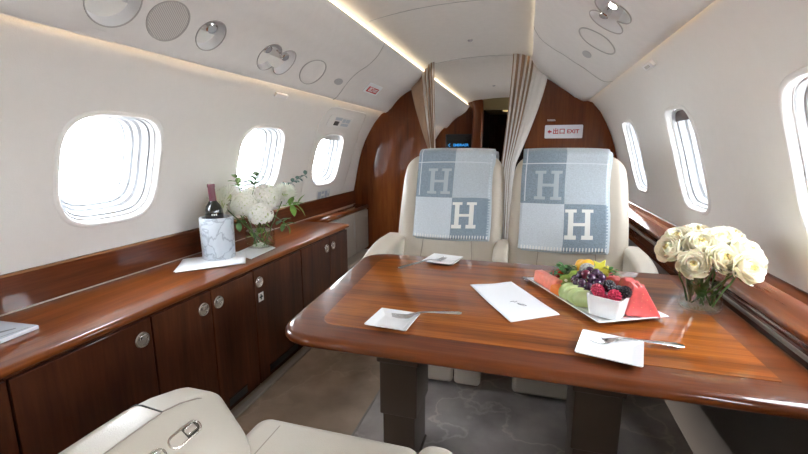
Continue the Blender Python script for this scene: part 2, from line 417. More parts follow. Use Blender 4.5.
# ---- windows -------------------------------------------------------
def win_spec(prof, y0, y1, z0, z1):
    s0 = prof.s_at_z(z1); s1 = prof.s_at_z(z0)
    return ((s0+s1)/2, (y0+y1)/2, (y1-y0)/2, (s1-s0)/2)
WL = [win_spec(PL, *w) for w in ((1.0, 1.385, .845, 1.232), (1.895, 2.295, .865, 1.236), (2.735, 3.17, .845, 1.222), (-.62, -.22, .85, 1.235), (-1.50, -1.10, .85, 1.235), (-2.35, -1.95, .85, 1.235), (4.3, 4.7, .85, 1.22), (5.2, 5.6, .85, 1.22))]
WR = [win_spec(PR, *w) for w in ((2.85, 3.17, .86, 1.283), (1.945, 2.255, .865, 1.288), (.90, 1.335, .85, 1.285), (.0, .42, .85, 1.285), (-.92, -.5, .85, 1.285), (-1.85, -1.45, .85, 1.285), (4.3, 4.7, .85, 1.25))]
NW = 0
def window(prof, spec, shade=None):
    global NW; NW += 1; EX = 3.5 if prof is PL else 4.6
    cs, cy, a, b = spec; inw = -1
    w = bpy.data.objects.new('window_%d' % NW, None); link(w); w.empty_display_size = .05
    c = prof.pt(cs, cy); w.location = c; struct(w)
    L = lambda k, off: [tuple(Vector(prof.pt(s, y, off))-Vector(c)) for s, y in sell(cs, cy, a+k, b+k, e=EX)]
    m = MB(); m.loops([L(.020, .004), L(.016, -.003), L(.010, -.006), L(.005, -.006), L(.001, -.003), L(-.002, .004), L(-.004, .02)]); m.build('window_bezel', M['bezel'], w)
    m = MB(); m.loops([L(-.004, .018), L(-.009, .016), L(-.012, .020), L(-.014, .034), L(-.020, .036)]); m.build('window_seal', M['seal'], w)
    m = MB(); m.loops([L(-.016, .034), L(-.020, .036), L(-.023, .044), L(-.026, .060), L(-.030, .064), L(-.036, .068), L(-.041, .085), L(-.05, .09), L(-.053, .115), L(-.06, .118)]); m.build('window_frame', M['frame'], w)
    m = MB(); lp = L(-.042, .088); m.add(lp, [tuple(range(len(lp)))]); m.build('window_pane', M['pane'], w)
    if shade:
        frac, mat = shade
        m = MB(); q = []
        for s, y in sell(cs, cy, a-.014, b-.014, e=EX):
            q.append((min(s, cs-b+frac*2*b), y))
        q2 = [tuple(Vector(prof.pt(s, y, .030))-Vector(c)) for s, y in q]; q3 = [tuple(Vector(prof.pt(s, y, .036))-Vector(c)) for s, y in q]
        m.loops([q2, q3], cap0=True, cap1=True); m.build('window_shade', mat, w)
    return w
for i, s in enumerate(WL): window(PL, s, (.13, M['shade']) if i == 2 else None)
for i, s in enumerate(WR): window(PR, s, (.13, M['shade_dark']) if i == 1 else None)
shell('wall_left', PL, Y0, YR, [sell(*s, e=3.5) for s in WL], M['wall'])
shell('wall_right', PR, Y0, YR, [sell(*s, e=4.6) for s in WR], M['wall'])

# ---- soffits with recessed fittings ----------------------------------
def circ(cs, cy, r, n=40): return [(cs+r*math.sin(2*PI*k/n), cy+r*math.cos(2*PI*k/n)) for k in range(n)]
def peanut(cs, c1, c2, r, ds=0., n=40):
    A = [p for p in circ(cs, c1, r, n) if math.hypot(p[0]-cs-ds, p[1]-c2) > r]
    B = [p for p in circ(cs+ds, c2, r, n) if math.hypot(p[0]-cs, p[1]-c1) > r]
    P = A+B; mx = cs+ds/2; my = (c1+c2)/2
    P.sort(key=lambda p: math.atan2(p[0]-mx, p[1]-my)); return P
sl = SL.s_at_x(-1.130); sr = SR.s_at_x(.262)
sl1, sl2, sl3, slp = circ(sl, .975, .078), circ(sl, 1.162, .072), circ(sl+.002, 1.350, .062), peanut(sl, 1.715, 1.835, .068, .0)
srp = peanut(sr+.004, 1.655, 1.785, .070, 0.)
rear_l = circ(sl, 4.6, .065)
shell('trim_1', SL, Y0, YR, [sl1, sl3, slp, rear_l], M['soffit'], thick=.008, ds=.02)
shell('trim_2', SR, Y0, YR, [srp], M['soffit'], thick=.008, ds=.02)
shell('ceiling', CE, Y0, YR, [], M['ceiling'], thick=.02, ds=.04, dy=.3)

LIGHT_LID = Prof([(-1.158, 1.552), (-1.17, 1.70), (-1.05, 1.90), (-.42, 2.0), (.25, 1.92), (.42, 1.75), (.378, 1.597)], (0, 1))  # unseen lid added over the ceiling to stop sky light leaking in
shell('light_block_lid', LIGHT_LID, Y0, YR, [], M['ceiling'], thick=.01, ds=.08, dy=.5)

M['dish'] = plain('recess_dish_white', (.72, .72, .73), .35, coat=.2)
M['rim'] = plain('fitting_rim_grey', (.40, .39, .37), .5)
M['grille'] = None
def grille_mat():
    m, nt, b = new_mat('speaker_grille_weave')
    tc = nt.nodes.new('ShaderNodeTexCoord'); w = nt.nodes.new('ShaderNodeTexWave'); w.inputs['Scale'].default_value = 60; w.bands_direction = 'DIAGONAL'
    r = nt.nodes.new('ShaderNodeValToRGB'); r.color_ramp.elements[0].color = (.36, .345, .33, 1); r.color_ramp.elements[1].color = (.58, .56, .54, 1)
    nt.links.new(tc.outputs['Object'], w.inputs['Vector']); nt.links.new(w.outputs['Fac'], r.inputs['Fac']); nt.links.new(r.outputs['Color'], b.inputs['Base Color']); setp(b, Roughness=.6)
    return m
M['grille'] = grille_mat()
def recess(prof, poly, centers, name, label, lit=(), group=None, up=-1, rl=.022):
    cs = sum(p[0] for p in poly)/len(poly); cy = sum(p[1] for p in poly)/len(poly); c = Vector(prof.pt(cs, cy))
    t = thing(name, label, 'light', c, group=group)
    def L(k, off): return [tuple(Vector(prof.pt(cs+(s-cs)*k, cy+(y-cy)*k, off))-c) for s, y in poly]
    m = MB(); m.loops([L(1.03, -.001), L(1.015, -.003), L(1.0, -.001), L(.99, .003), L(.96, .022), L(.86, .040), L(.65, .052), L(.3, .058), L(.05, .059)], cap1=True)
    m.build('recess_dish', M['dish'], t, sharp=60)
    m = MB(); m.tube(L(1.012, -.0015), .0022, 6, closed=True); m.build('rim', M['rim'], t)
    for q, (ps, py) in enumerate(centers):
        p = Vector(prof.pt(ps, py, .022))-c; n = prof.nrm(ps); d = Vector((-n[0]*.9, -.15, -n[1])).normalized()
        rot = d.to_track_quat('Z', 'Y').to_euler()
        g = MB(); g.lathe([(.012, -.025), (rl, -.016), (rl, .010), (rl-.004, .013), (rl-.005, .006)], 20, cap1=False)
        go = g.build('spot_lamp', M['chrome'], t, loc=p, rot=rot)
        g = MB(); g.lathe([(.001, .005), (rl-.005, .005), (rl-.005, .007), (.001, .008)], 20); g.build('lens', M['lamp_on'] if q in lit else M['seal'], go)
        for sg in (-1, 1):
            g = MB(); g.tube([tuple(Vector(prof.pt(ps, py+sg*(rl+.004), .036))-c), tuple(Vector(prof.pt(ps, py+sg*(rl+.004), .055))-c)], .004, 8); g.build('bracket', M['metal'], t)
    return t
recess(SL, sl1, [(sl+.025, .985)], 'reading_light', 'large round recessed light dish in the left overhead panel, nearest the camera')
recess(SL, sl3, [(sl+.022, 1.355)], 'reading_light', 'single round recessed reading light in the left overhead panel, just behind the round speaker grille')
recess(SL, slp, [(sl+.024, 1.70), (sl+.018, 1.845)], 'reading_light', 'pair of overlapping recessed reading lights in the left overhead panel beside the plain round cover', rl=.020)
recess(SR, srp, [(sr+.014, 1.655), (sr+.026, 1.79)], 'reading_light', 'pair of recessed reading lights in the right overhead panel, one of them lit', lit=(0,), rl=.019)
recess(SL, rear_l, [(sl+.015, 4.6)], 'reading_light', 'small lit recessed light in the left overhead panel beyond the curtains', lit=(0,), rl=.022)
def disc_on(prof, cs, cy, rs, ry, off, name, label, cat, mats, rim=True):
    c = Vector(prof.pt(cs, cy)); t = thing(name, label, cat, c)
    def L(k, o): return [tuple(Vector(prof.pt(cs+rs*k*math.sin(2*PI*i/40), cy+ry*k*math.cos(2*PI*i/40), o))-c) for i in range(40)]
    m = MB(); m.loops([L(.95, -.0005), L(.94, off), L(.5, off), L(.02, off)], cap1=True); m.build('face', mats[0], t)
    if rim: m = MB(); m.loops([L(1.03, 0), L(1.02, -.003), L(.98, -.003), L(.955, -.002), L(.95, .004)]); m.build('rim', mats[1], t)
    return t
disc_on(SL, sl, 1.162, .072, .074, -.002, 'speaker', 'round woven speaker grille in the left overhead panel', 'speaker', (M['grille'], M['rim']))
disc_on(SL, sl+.004, 2.110, .078, .110, -.001, 'access_cover', 'plain round cover in the left overhead panel', 'cover', (M['soffit'], M['rim']))
disc_on(SL, sl, 2.437, .024, .055, -.002, 'vent_grille', 'small oval grey grille in the left overhead panel near the red and white exit label', 'vent', (M['seal'], M['rim']), rim=False)
disc_on(SR, sr-.006, 2.05, .090, .105, -.001, 'access_cover', 'plain round cover in the right overhead panel', 'cover', (M['soffit'], M['rim']))
disc_on(SR, sr+.0, 2.33, .026, .060, -.002, 'vent_grille', 'small oval grey grille in the right overhead panel', 'vent', (M['seal'], M['rim']), rim=False)
# small nozzles on the ceiling
for nm, y, lab in (('smoke_detector', 3.076, 'tiny round nozzle in the ceiling in front of the curtains'), ('smoke_detector', 5.26, 'tiny round nozzle in the ceiling beyond the curtains')):
    s = CE.s_at_x(-.42); c = CE.pt(s, y); m = MB(); m.lathe([(.018, .006), (.018, -.004), (.012, -.010), (.004, -.012)], 20); tag(m.build(nm, M['seal'], loc=c), lab, 'detector')
# panel seams
def seam(prof, y, name, s0=0., s1=None):
    m = MB(); s1 = s1 or prof.L; m.tube([prof.pt(s0+(s1-s0)*k/24, y, -.0005) for k in range(25)], .0018, 6); return struct(m.build(name, M['rim']))
seam(SL, 2.55, 'trim_3', .05, SL.L-.04); seam(SR, 2.62, 'trim_4', .06, SR.L-.04); seam(CE, 2.3, 'trim_5', .1, CE.L-.1); seam(CE, 3.62, 'trim_6', .1, CE.L-.12)

# ---- cove light strips -------------------------------------------------
def strip(name, x0, z0, x1, z1, y0, y1, mat, lab):
    m = MB(); m.add([(x0, y0, z0), (x1, y0, z1), (x1, y1, z1), (x0, y1, z0), (x0, y0, z0+.004), (x1, y0, z1+.004), (x1, y1, z1+.004), (x0, y1, z0+.004)],
                    [(0, 1, 2, 3), (4, 5, 6, 7), (0, 1, 5, 4), (1, 2, 6, 5), (2, 3, 7, 6), (3, 0, 4, 7)])
    return tag(m.build(name, mat, smooth=False), lab, 'light')
strip('cove_light', -1.232, 1.446, -1.214, 1.462, Y0+.1, YR-.02, M['cove'], 'warm light strip along the top of the left window wall')
strip('cove_light', .443, 1.5035, .430, 1.516, Y0+.1, YB-.02, M['cove'], 'warm light strip along the top of the right window wall')
strip('cove_light', -.905, 1.776, -.885, 1.782, Y0+.1, YR-.02, M['cove_ceiling'], 'warm light strip along the left edge of the ceiling')
strip('cove_light', .018, 1.823, .034, 1.822, Y0+.1, YB-.02, M['cove_ceiling'], 'warm light strip along the right edge of the ceiling')

# ------------------------------------------------------------------ floor, end walls
def slabs(name, x0, x1, y0, y1, z0, z1, mat): m = MB(); m.box(x0, x1, y0, y1, z0, z1); return struct(m.build(name, mat, smooth=False))
m = MB(); m.box(-1.6, -.607, Y0, YR+1.6, -.04, 0, 0); m.box(-.607, .9, Y0, YR+1.6, -.04, 0, 1); struct(m.build('floor', [M['carpet'], M['runner']], smooth=False))
m = MB(); m.box(-1.150, -1.118, Y0+.1, 2.62, 0, .012); struct(bevel(m.build('trim_7', plain('carpet_edge_strip', (.30, .25, .21), .8), smooth=False), .004))
m = MB(); m.box(-.611, -.603, Y0+.1, 3.55, 0, .003); struct(m.build('trim_8', plain('carpet_joint', (.26, .235, .21), .8), smooth=False))
slabs('wall_front', -1.7, .9, Y0-.04, Y0, 0, 2.1, M['wall'])
bl = slabs('wall_aft_left', -1.52, -.80, YB, YB+.03, 0, 1.60, M['bulkhead'])
# bulkhead panels follow the cabin section
def bulk(name, pts, y, mat, t=.03):
    m = MB(); n = len(pts); m.add([(x, y, z) for x, z in pts]+[(x, y+t, z) for x, z in pts], [tuple(range(n)), tuple(reversed(range(n, 2*n)))]+[(i, n+i, n+(i+1) % n, (i+1) % n) for i in range(n)])
    return struct(m.build(name, mat, smooth=False))
bpy.data.objects.remove(bl)
def sect(prof, z0, z1, n=16):
    s0, s1 = prof.s_at_z(z1), prof.s_at_z(z0); return [prof.xz(s0+(s1-s0)*k/n) for k in range(n+1)]
LW = [(x+.004, z) for x, z in sect(PL, 0.01, 1.43)]; RW = [(x-.004, z) for x, z in sect(PR, 0.01, 1.48)]
LS = [(x+.002, z-.004) for x, z in [SL.xz(SL.L*k/20) for k in range(4, 17)]]
RS = [(x-.002, z-.004) for x, z in [SR.xz(SR.L*k/20) for k in range(5, 18)]]
bulk('wall_aft_left', [(-.82, 0.01), (-.82, 1.79)]+LS[::-1]+LW, YB, M['bulkhead'])
bulk('wall_aft_right', [(-.02, 0.01), (-.02, 1.80)]+RS[::-1]+RW, YB, M['bulkhead'])
m = MB(); m.tube([(-1.19, YB-.002, 1.405), (-.86, YB-.002, 1.36)], .0016, 6); struct(m.build('trim_9', M['bulkhead']))
# far end of the aft cabin
slabs('wall_back_left', -1.5, -.80, YR, YR+.03, 0, 2.02, M['bulkhead'])
slabs('wall_back_right', -.02, .70, YR, YR+.03, 0, 2.02, M['bulkhead'])
m = MB(); m.rbox(-.82, -.66, YR-.07, YR+.08, 0, 1.846, .03, 3, 2); struct(m.build('trim_10', M['bulkhead']))
m = MB(); m.box(-.90, -.02, YR+.02, YR+.06, 1.70, 2.02); struct(m.build('trim_11', M['olive'], smooth=False))
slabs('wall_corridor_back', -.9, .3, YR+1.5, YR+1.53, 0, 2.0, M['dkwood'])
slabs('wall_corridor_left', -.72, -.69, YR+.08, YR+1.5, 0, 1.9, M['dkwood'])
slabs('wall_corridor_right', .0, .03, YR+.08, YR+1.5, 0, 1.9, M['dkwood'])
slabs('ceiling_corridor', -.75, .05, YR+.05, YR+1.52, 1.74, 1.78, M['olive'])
t = thing('corridor_door', 'dark wooden door at the very far end of the cabin', 'door', (-.35, YR+1.46, 0))
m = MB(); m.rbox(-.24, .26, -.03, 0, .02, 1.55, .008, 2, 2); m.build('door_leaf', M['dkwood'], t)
m = MB(); m.tube([(-.18, -.035, .9), (-.18, -.06, .92), (-.18, -.06, 1.02), (-.18, -.035, 1.04)], .008, 8); m.build('door_handle', M['metal'], t)
t = thing('ceiling_lamp', 'small dim yellow lamp over the far corridor', 'light', (-.35, YR+.6, 1.735)); m = MB(); m.lathe([(.06, 0), (.06, -.012), (.03, -.02)], 24); m.build('diffuser', emit('dim_yellow_lamp', (1., .75, .35), .4), t)

# ------------------------------------------------------------------ left side furniture
wt = thing('worktop', 'long glossy brown wooden counter along the left window wall', 'counter', (-1.35, 0, .61))
def extr_y(poly, y0, y1):    # poly in (x,z)
    m = MB(); n = len(poly); m.add([(x, y0, z) for x, z in poly]+[(x, y1, z) for x, z in poly], [tuple(range(n)), tuple(reversed(range(n, 2*n)))]+[(i, n+i, n+(i+1) % n, (i+1) % n) for i in range(n)]); return m
nose = [(.176, 0)]+[(.193-.010+.010*math.cos(a), -.0125+.0125*math.sin(a)) for a in [math.radians(90-k*15) for k in range(13)]]
extr_y([(-.192, 0)]+nose+[(-.192, -.025)], Y0+.15, 2.60).build('counter_top', M['counter'], wt, sharp=25)
extr_y([(-.192, 0), (.0, 0), (-.035, 0), (-.035, -.035), (-.192, -.035)][:1]+[(-.06, 0), (-.053, -.006), (-.053, -.03), (-.06, -.035), (-.192, -.035)], 2.60, YB-.003).build('rear_counter_top', M['counter'], wt, sharp=25)
extr_y([(-.204, .001), (-.183, .001), (-.186, .10), (-.184, .118), (-.190, .125), (-.206, .125)], Y0+.15, YB-.003).build('backsplash', M['splash'], wt, sharp=20)
m = MB(); m.box(-.188, -.181, Y0+.15, YB-.01, .002, .007); m.build('highlight_line', plain('counter_highlight', (.55, .45, .38), .25, coat=.5), wt, smooth=False)  # pale line painted as the highlight where backsplash meets counter
FX = -1.180
def latch(parent, y, z):
    m = MB(); m.lathe([(.0255, 0), (.0265, .003), (.024, .0065), (.020, .006), (.0185, .003)], 28, cap1=True)
    o = m.build('handle', M['metal'], parent, loc=(FX+.0155, y, z), rot=(0, PI/2, 0))
    g = MB(); g.rbox(-.017, .001, -.013, .013, .003, .009, .003, 2, 2); g.build('thumb_tab', M['chrome'], o)
def cabinet(y0, y1, doors, label, group=None, sign=None):
    t = thing('cabinet', label, 'cabinet', (0, 0, 0))
    m = MB(); m.box(-1.5, FX, y0+.001, y1-.001, .006, .583); m.build('body', M['door'], t, smooth=False)
    for d0, d1, hy in doors:
        d = MB(); d.box(FX+.0015, FX+.015, d0+.003, d1-.003, .014, .574); do = bevel(d.build('door', M['door'], t, smooth=False), .002)
        if hy: latch(do, hy, .513)
    return t
cabinet(-.2, .6, [(-.2, .6, None)], 'dark wooden cabinet at the left edge of the photo, under the counter with the magazine')
cabinet(.6, 1.0, [(.6, 1.0, .958)], 'dark wooden cabinet with one wide door, behind the cream armrest in front')
cb = cabinet(1.0, 1.54, [(1.0, 1.273, 1.227), (1.273, 1.54, 1.308)], 'dark wooden cabinet with two narrow doors and neighbouring round latches')
cabinet(1.54, 1.96, [(1.54, 1.96, 1.576)], 'dark wooden cabinet with one door and a small white cross label')
cabinet(1.96, 2.58, [(1.96, 2.31, 2.262), (2.31, 2.58, 2.352)], 'dark wooden cabinet at the far end of the long counter')
t = thing('first_aid_label', 'small white label with a dark green cross on a cabinet door', 'label', (FX+.0152, 1.585, .437))
m = MB(); m.box(0, .001, -.019, .019, -.021, .021); m.build('plate', M['white'], t, smooth=False)
m = MB(); dk = plain('cross_dark_green', (.005, .035, .03), .5); m.box(.001, .0016, -.012, .012, -.004, .004); m.box(.001, .0016, -.004, .004, -.013, .013); m.build('cross', dk, t, smooth=False)
for i, (y0, y1) in enumerate(((1.325, 1.44), (1.62, 1.88))):
    t = thing('floor_vent', ('short' if i == 0 else 'long')+' dark slot vent at the foot of the wooden cabinets', 'vent', (FX+.0152, (y0+y1)/2, .052))
    h = (y1-y0)/2; m = MB(); m.box(0, .003, -h, h, -.018, .018); m.build('slot', M['black'], t, smooth=False)
    m = MB()
    for z in (-.02, .018): m.box(0, .005, -h-.003, h+.003, z, z+.003)
    m.build('surround', M['dkwood'], t, smooth=False)
# low white cabinet beyond the counter
t = thing('low_cabinet', 'low cream leather covered cabinet beyond the wooden counter, against the wood bulkhead', 'cabinet', (0, 0, 0))
m = MB(); m.box(-1.5, -1.418, 2.602, YB-.004, .20, .572); m.build('body', M['leather_dim'], t, smooth=False)
m = MB(); m.rbox(-1.417, -1.405, 2.62, 3.30, .21, .565, .005, 2, 2); d = m.build('door', M['leather_dim'], t)
m = MB(); m.rbox(-1.404, -1.398, 3.245, 3.272, .36, .50, .003, 2, 2); m.build('handle', M['rim'], d)
m = MB(); m.rbox(-1.417, -1.405, 3.31, YB-.006, .21, .565, .005, 2, 2); m.build('door', M['leather_dim'], t)
m = MB(); m.rbox(-1.5, -1.33, 2.602, YB-.006, .003, .185, .02, 3, 2); m.build('base_step', M['leather_dim'], t)

# right side ledge
t = thing('side_ledge', 'wooden side ledge under the right hand windows with a dark red brown moulding', 'ledge', (0, 0, 0))
def prof_y(poly, name, mat): return extr_y(poly, Y0+.15, YB-.003).build(name, mat, t, sharp=25)
prof_y([(.760, .700), (.640, .700), (.634, .697), (.634, .685), (.760, .685)], 'ledge_top', M['counter'])
prof_y([(.762, .701), (.757, .701), (.752, .728), (.756, .735), (.759, .735)], 'rear_upstand', M['splash'])
prof_y([(.70, .684), (.637, .684), (.630, .679), (.630, .670), (.637, .665), (.70, .665)], 'upper_moulding', M['molding'])
prof_y([(.70, .665), (.645, .665), (.645, .60), (.70, .60)], 'front_band', M['splash'])
prof_y([(.644, .652), (.641, .652), (.641, .640), (.644, .640)], 'grey_strip', plain('grey_ledge_strip', (.30, .27, .23), .4))
prof_y([(.70, .60), (.642, .60), (.636, .593), (.636, .575), (.642, .568), (.70, .568)], 'lower_moulding', M['molding'])
prof_y([(.70, .567), (.656, .567), (.656, .003), (.70, .003)], 'lower_panel', plain('brown_lower_panel', (.085, .068, .055), .6))

# wall placards and fittings
def placard(prof, cs, cy, hs, hy, name, label, cat, mat, off=-.004):
    c = Vector(prof.pt(cs, cy)); n = prof.nrm(cs); t = thing(name, label, cat, c)
    ang = math.atan2(n[1], n[0])
    m = MB(); L = lambda k, o: [tuple(Vector(prof.pt(cs+p[1]*k, cy+p[0]*k, o))-c) for p in rrect(-hy, hy, -hs, hs, min(hs, hy)*.3)]
    m.loops([L(1, .001), L(1, off), L(.9, off*1.15)], cap1=True); m.build('plate', mat, t)
    return t, c
def bits(prof, t, c, cs, cy, rects, name, mat, off=-.0056):
    m = MB()
    for (y0, y1, s0, s1) in rects:
        q = [tuple(Vector(prof.pt(cs+s, cy+y, o))-c) for o in (-.003, off) for y, s in ((y0, s0), (y1, s0), (y1, s1), (y0, s1))]
        m.add(q, [(3, 2, 1, 0), (4, 5, 6, 7), (0, 1, 5, 4), (1, 2, 6, 5), (2, 3, 7, 6), (3, 0, 4, 7)])
    return m.build(name, mat, t, smooth=False)
s = PL.s_at_z(1.325); t, c = placard(PL, s, 2.93, .045, .20, 'passenger_service_panel', 'pale service panel with a dark switch above the third left window', 'panel', M['bezel'])
bits(PL, t, c, s, 2.93, [(-.10, -.03, -.005, .028)], 'switch', M['black'], -.008)
bits(PL, t, c, s, 2.93, [(-.11, .0, -.036, -.014), (.02, .07, -.03, .0), (.08, .15, -.03, .0), (.02, .15, .008, .03)], 'instruction_marks', plain('pale_blue_print', (.5, .56, .62), .5))
s = PL.s_at_z(.765); t, c = placard(PL, s, 2.98, .038, .115, 'instruction_placard', 'pale clear placard below the third left window', 'sign', plain('placard_pale', (.62, .62, .60), .4), -.002)
bits(PL, t, c, s, 2.98, [(-.10, -.045, -.028, .028), (-.035, .01, -.028, .0), (.02, .06, -.028, .028), (.07, .10, -.02, .02), (-.035, .01, .008, .028)], 'placard_print', plain('grey_blue_print', (.33, .38, .46), .5), -.0032)
s = PL.s_at_z(1.408); t, c = placard(PL, s, 2.035, .012, .055, 'ceiling_clip', 'small white fitting under the left light strip between the first two left windows', 'fitting', M['white'], -.012)
s = PR.s_at_x(.470); t, c = placard(PR, s+.01, 2.05, .014, .06, 'ceiling_clip', 'small white fitting under the right light strip', 'fitting', M['white'], -.012)
bits(PR, t, c, s+.01, 2.05, [(-.03, .03, -.006, .006)], 'button', M['rim'], -.015)
# hatch outline around the third left window
m = MB(); s0, s1 = PL.s_at_z(1.405), PL.s_at_z(.70)
m.tube([PL.pt(b, a, -.001) for a, b in rrect(2.62, 3.36, s0, s1, .12, 8)], .003, 6, closed=True); struct(m.build('trim_12', M['wall']))
# red and white exit label on the left overhead panel
s = SL.s_at_x(-1.105); t, c = placard(SL, s, 2.97, .042, .135, 'exit_label', 'small white label with red exit characters on the left overhead panel', 'sign', plain('label_white', (.80, .84, .86), .4), -.003)
nn = SL.nrm(s); d = Vector((-nn[0], 0, -nn[1])); Yv = Vector((nn[1], 0, -nn[0])); Yv = Yv if Yv.z > 0 else -Yv; Xv = Yv.cross(d)
rot = Matrix((Xv, Yv, d)).transposed().to_euler()
m = MB(); m.box(-.095, .095, -.030, .014, -.004, .0006); m.build('red_band', M['red'], t, loc=d*.0075, rot=rot, smooth=False)
text_mesh('lettering', '出口', .040, M['white'], t, d*.0086+Xv*-.042-Yv*.008, rot); text_mesh('lettering', 'EXIT', .036, M['white'], t, d*.0086+Xv*.044-Yv*.008, rot)
# exit sign on the right bulkhead
t = thing('exit_sign', 'white exit sign with red arrow and characters on the right wooden bulkhead', 'sign', (.272, YB-.001, 1.256))
m = MB(); P = rrect(-.142, .142, -.052, .052, .008, 3); n = len(P)
m.add([(x, 0, z) for x, z in P]+[(x, -.006, z) for x, z in P], [tuple(range(n)), tuple(reversed(range(n, 2*n)))]+[(i, n+i, n+(i+1) % n, (i+1) % n) for i in range(n)]); m.build('plate', plain('sign_white', (.80, .82, .86), .4), t, smooth=False)
m = MB(); a = [(-.122, 0), (-.104, .016), (-.104, .006), (-.090, .006), (-.090, -.006), (-.104, -.006), (-.104, -.016)]; n = 7
m.add([(x, -.0075, z) for x, z in a]+[(x, -.006, z) for x, z in a], [tuple(range(n)), tuple(reversed(range(n, 2*n)))]+[(i, (i+1) % n, n+(i+1) % n, n+i) for i in range(n)]); m.build('arrow', M['red'], t, smooth=False)
text_mesh('lettering', '出口', .048, M['red'], t, (-.035, -.0075, .0), (PI/2, 0, 0)); text_mesh('lettering', 'EXIT', .042, M['red'], t, (.070, -.0075, 0), (PI/2, 0, 0), sx=1.05)
t = thing('door_latch', 'small metal plate on the right wooden bulkhead above the exit sign', 'latch', (.175, YB-.001, 1.345)); m = MB(); m.rbox(-.03, .03, -.006, 0, -.008, .008, .003, 2, 2); m.build('plate', M['metal'], t)

# ------------------------------------------------------------------ curtains
def curtain(name, label, T, B, z_tie, y, flat_from, flat_to, freq, amp, mats):
    N, K = 110, 26; vs = []; fs = []; mi = []
    def lerp(A, u):
        x = u*(len(A)-1); i = min(int(x), len(A)-2); f = x-i; return [A[i][k]+(A[i+1][k]-A[i][k])*f for k in range(len(A[i]))]
    for i in range(N+1):
        u = i/N; tx, tz = lerp(T, u); bx = lerp(B, u)[0]
        for j in range(K+1):
            v = j/K
            if v < .6:
                q = v/.6; e = q**1.25; x = tx+(bx-tx)*e; z = tz+(z_tie-tz)*q
            else:
                q = (v-.6)/.4; x = bx+(bx-B[len(B)//2][0])*.6*q; z = z_tie+(.04-z_tie)*q
            fl = 1.0 if not (flat_from <= u <= flat_to) else .15
            ph = freq*2*PI*u
            vs.append((x+amp*.35*fl*math.sin(ph*2+.6), y+amp*fl*math.sin(ph)+.004*math.sin(5*v+u*9), z))
    for i in range(N):
        for j in range(K):
            a = i*(K+1)+j; fs.append((a, a+1, a+K+2, a+K+1)); mi.append(0 if flat_from <= i/N <= flat_to else (1 if math.sin(freq*2*PI*(i/N)+1.) > -.1 else 0))
    mb = MB(); mb.v = vs; mb.f = fs; mb.m = mi; t = thing(name, label, 'curtain', (0, 0, 0)); o = mb.build('cloth', mats, t, sharp=180); solid(o, .002); return t
cw, ct = M['curtain_white'], M['curtain']
t = curtain('curtain', 'beige curtain gathered at the left side of the aisle opening', [(-.975, 1.63), (-.90, 1.70), (-.86, 1.76), (-.815, 1.815), (-.78, 1.83)], [(-.80,), (-.79,), (-.782,), (-.77,), (-.755,)], 1.06, YB-.055, 0, .42, 6.5, .016, [ct, cw])
m = MB(); m.tube([(-1.0, YB-.05, 1.628), (-.93, YB-.05, 1.69), (-.88, YB-.05, 1.73)], .006, 8); m.build('curtain_rail', M['white'], t)
t = curtain('curtain', 'beige and white curtain gathered at the right side of the aisle opening', [(-.145, 1.855), (-.09, 1.85), (-.03, 1.835), (.01, 1.79), (.06, 1.735), (.125, 1.675)], [(-.20,), (-.17,), (-.15,), (-.13,), (-.115,), (-.09,)], .98, YB-.06, .62, 1., 7, .020, [cw, ct])
m = MB(); m.tube([(-.02, YB-.04, 1.80), (.03, YB-.04, 1.74), (.08, YB-.04, 1.70), (.14, YB-.04, 1.655)], .006, 8); m.build('curtain_rail', M['white'], t)

# monitor
t = thing('monitor', 'black wall screen with blue lettering on the far wooden wall', 'screen', (-1.01, YR-.002, 1.19))
m = MB(); m.rbox(-.21, .21, -.03, 0, -.15, .155, .006, 2, 2); m.build('casing', M['black'], t)
m = MB(); m.box(-.20, .20, -.032, -.0305, -.14, .145); m.build('screen', M['screen'], t, smooth=False)
text_mesh('lettering', 'EMBRAER', .056, M['screen_text'], t, (.03, -.0335, -.012), (PI/2, 0, 0), sx=1.0)
m = MB(); m.tube([(-.135, -.034, .012), (-.165, -.034, -.012), (-.135, -.034, -.036)], .006, 6); m.build('logo_mark', M['screen_text'], t)


# ------------------------------------------------------------------ table
t = thing('dining_table', 'large glossy brown wooden dining table with a lighter centre panel on two pedestals', 'table', (-.02, 1.33, 0))
X0F, X0B, X1, YF, YK = -.627, -.700, .635, .884, 1.790
def table_outline(inset, n=8):
    pts = [(X1-inset, YF+inset), (X1-inset, YK-inset), (X0B+inset*1.05, YK-inset), (X0F+inset*.95, YF+inset)]
    rad = [max(.008, .02-inset*.2), max(.008, .05-inset*.5), max(.01, .13-inset*.6), max(.01, .115-inset*.6)]; P = []
    for i in range(4):
        p = Vector(pts[i]); a = (Vector(pts[i-1])-p).normalized(); b = (Vector(pts[(i+1) % 4])-p).normalized(); r = rad[i]
        for k in range(n+1):
            q = k/n; s = p+a*r; e = p+b*r; P.append(tuple(s*(1-q)**2+p*2*q*(1-q)+e*q*q))
    return [(x+.02, y-1.33) for x, y in P]
def ring(inset, z): return [(x, y, z) for x, y in table_outline(inset)]
m = MB(); m.loops([ring(.03, .609), ring(.009, .6105), ring(.002, .616), ring(0, .624), ring(.002, .632), ring(.007, .6365), ring(.014, .6392), ring(.022, .640), ring(.098, .640)], cap0=True, cap1=True)
top = m.build('table_top', M['border'], t, sharp=50)
m = MB(); m.loops([ring(.095, .6385), ring(.095, .6408)], cap1=True); m.build('centre_panel', M['inlay'], t, sharp=20)
m = MB(); m.box(-.655, .655-.0, -.001, .001, .6409, .6411)
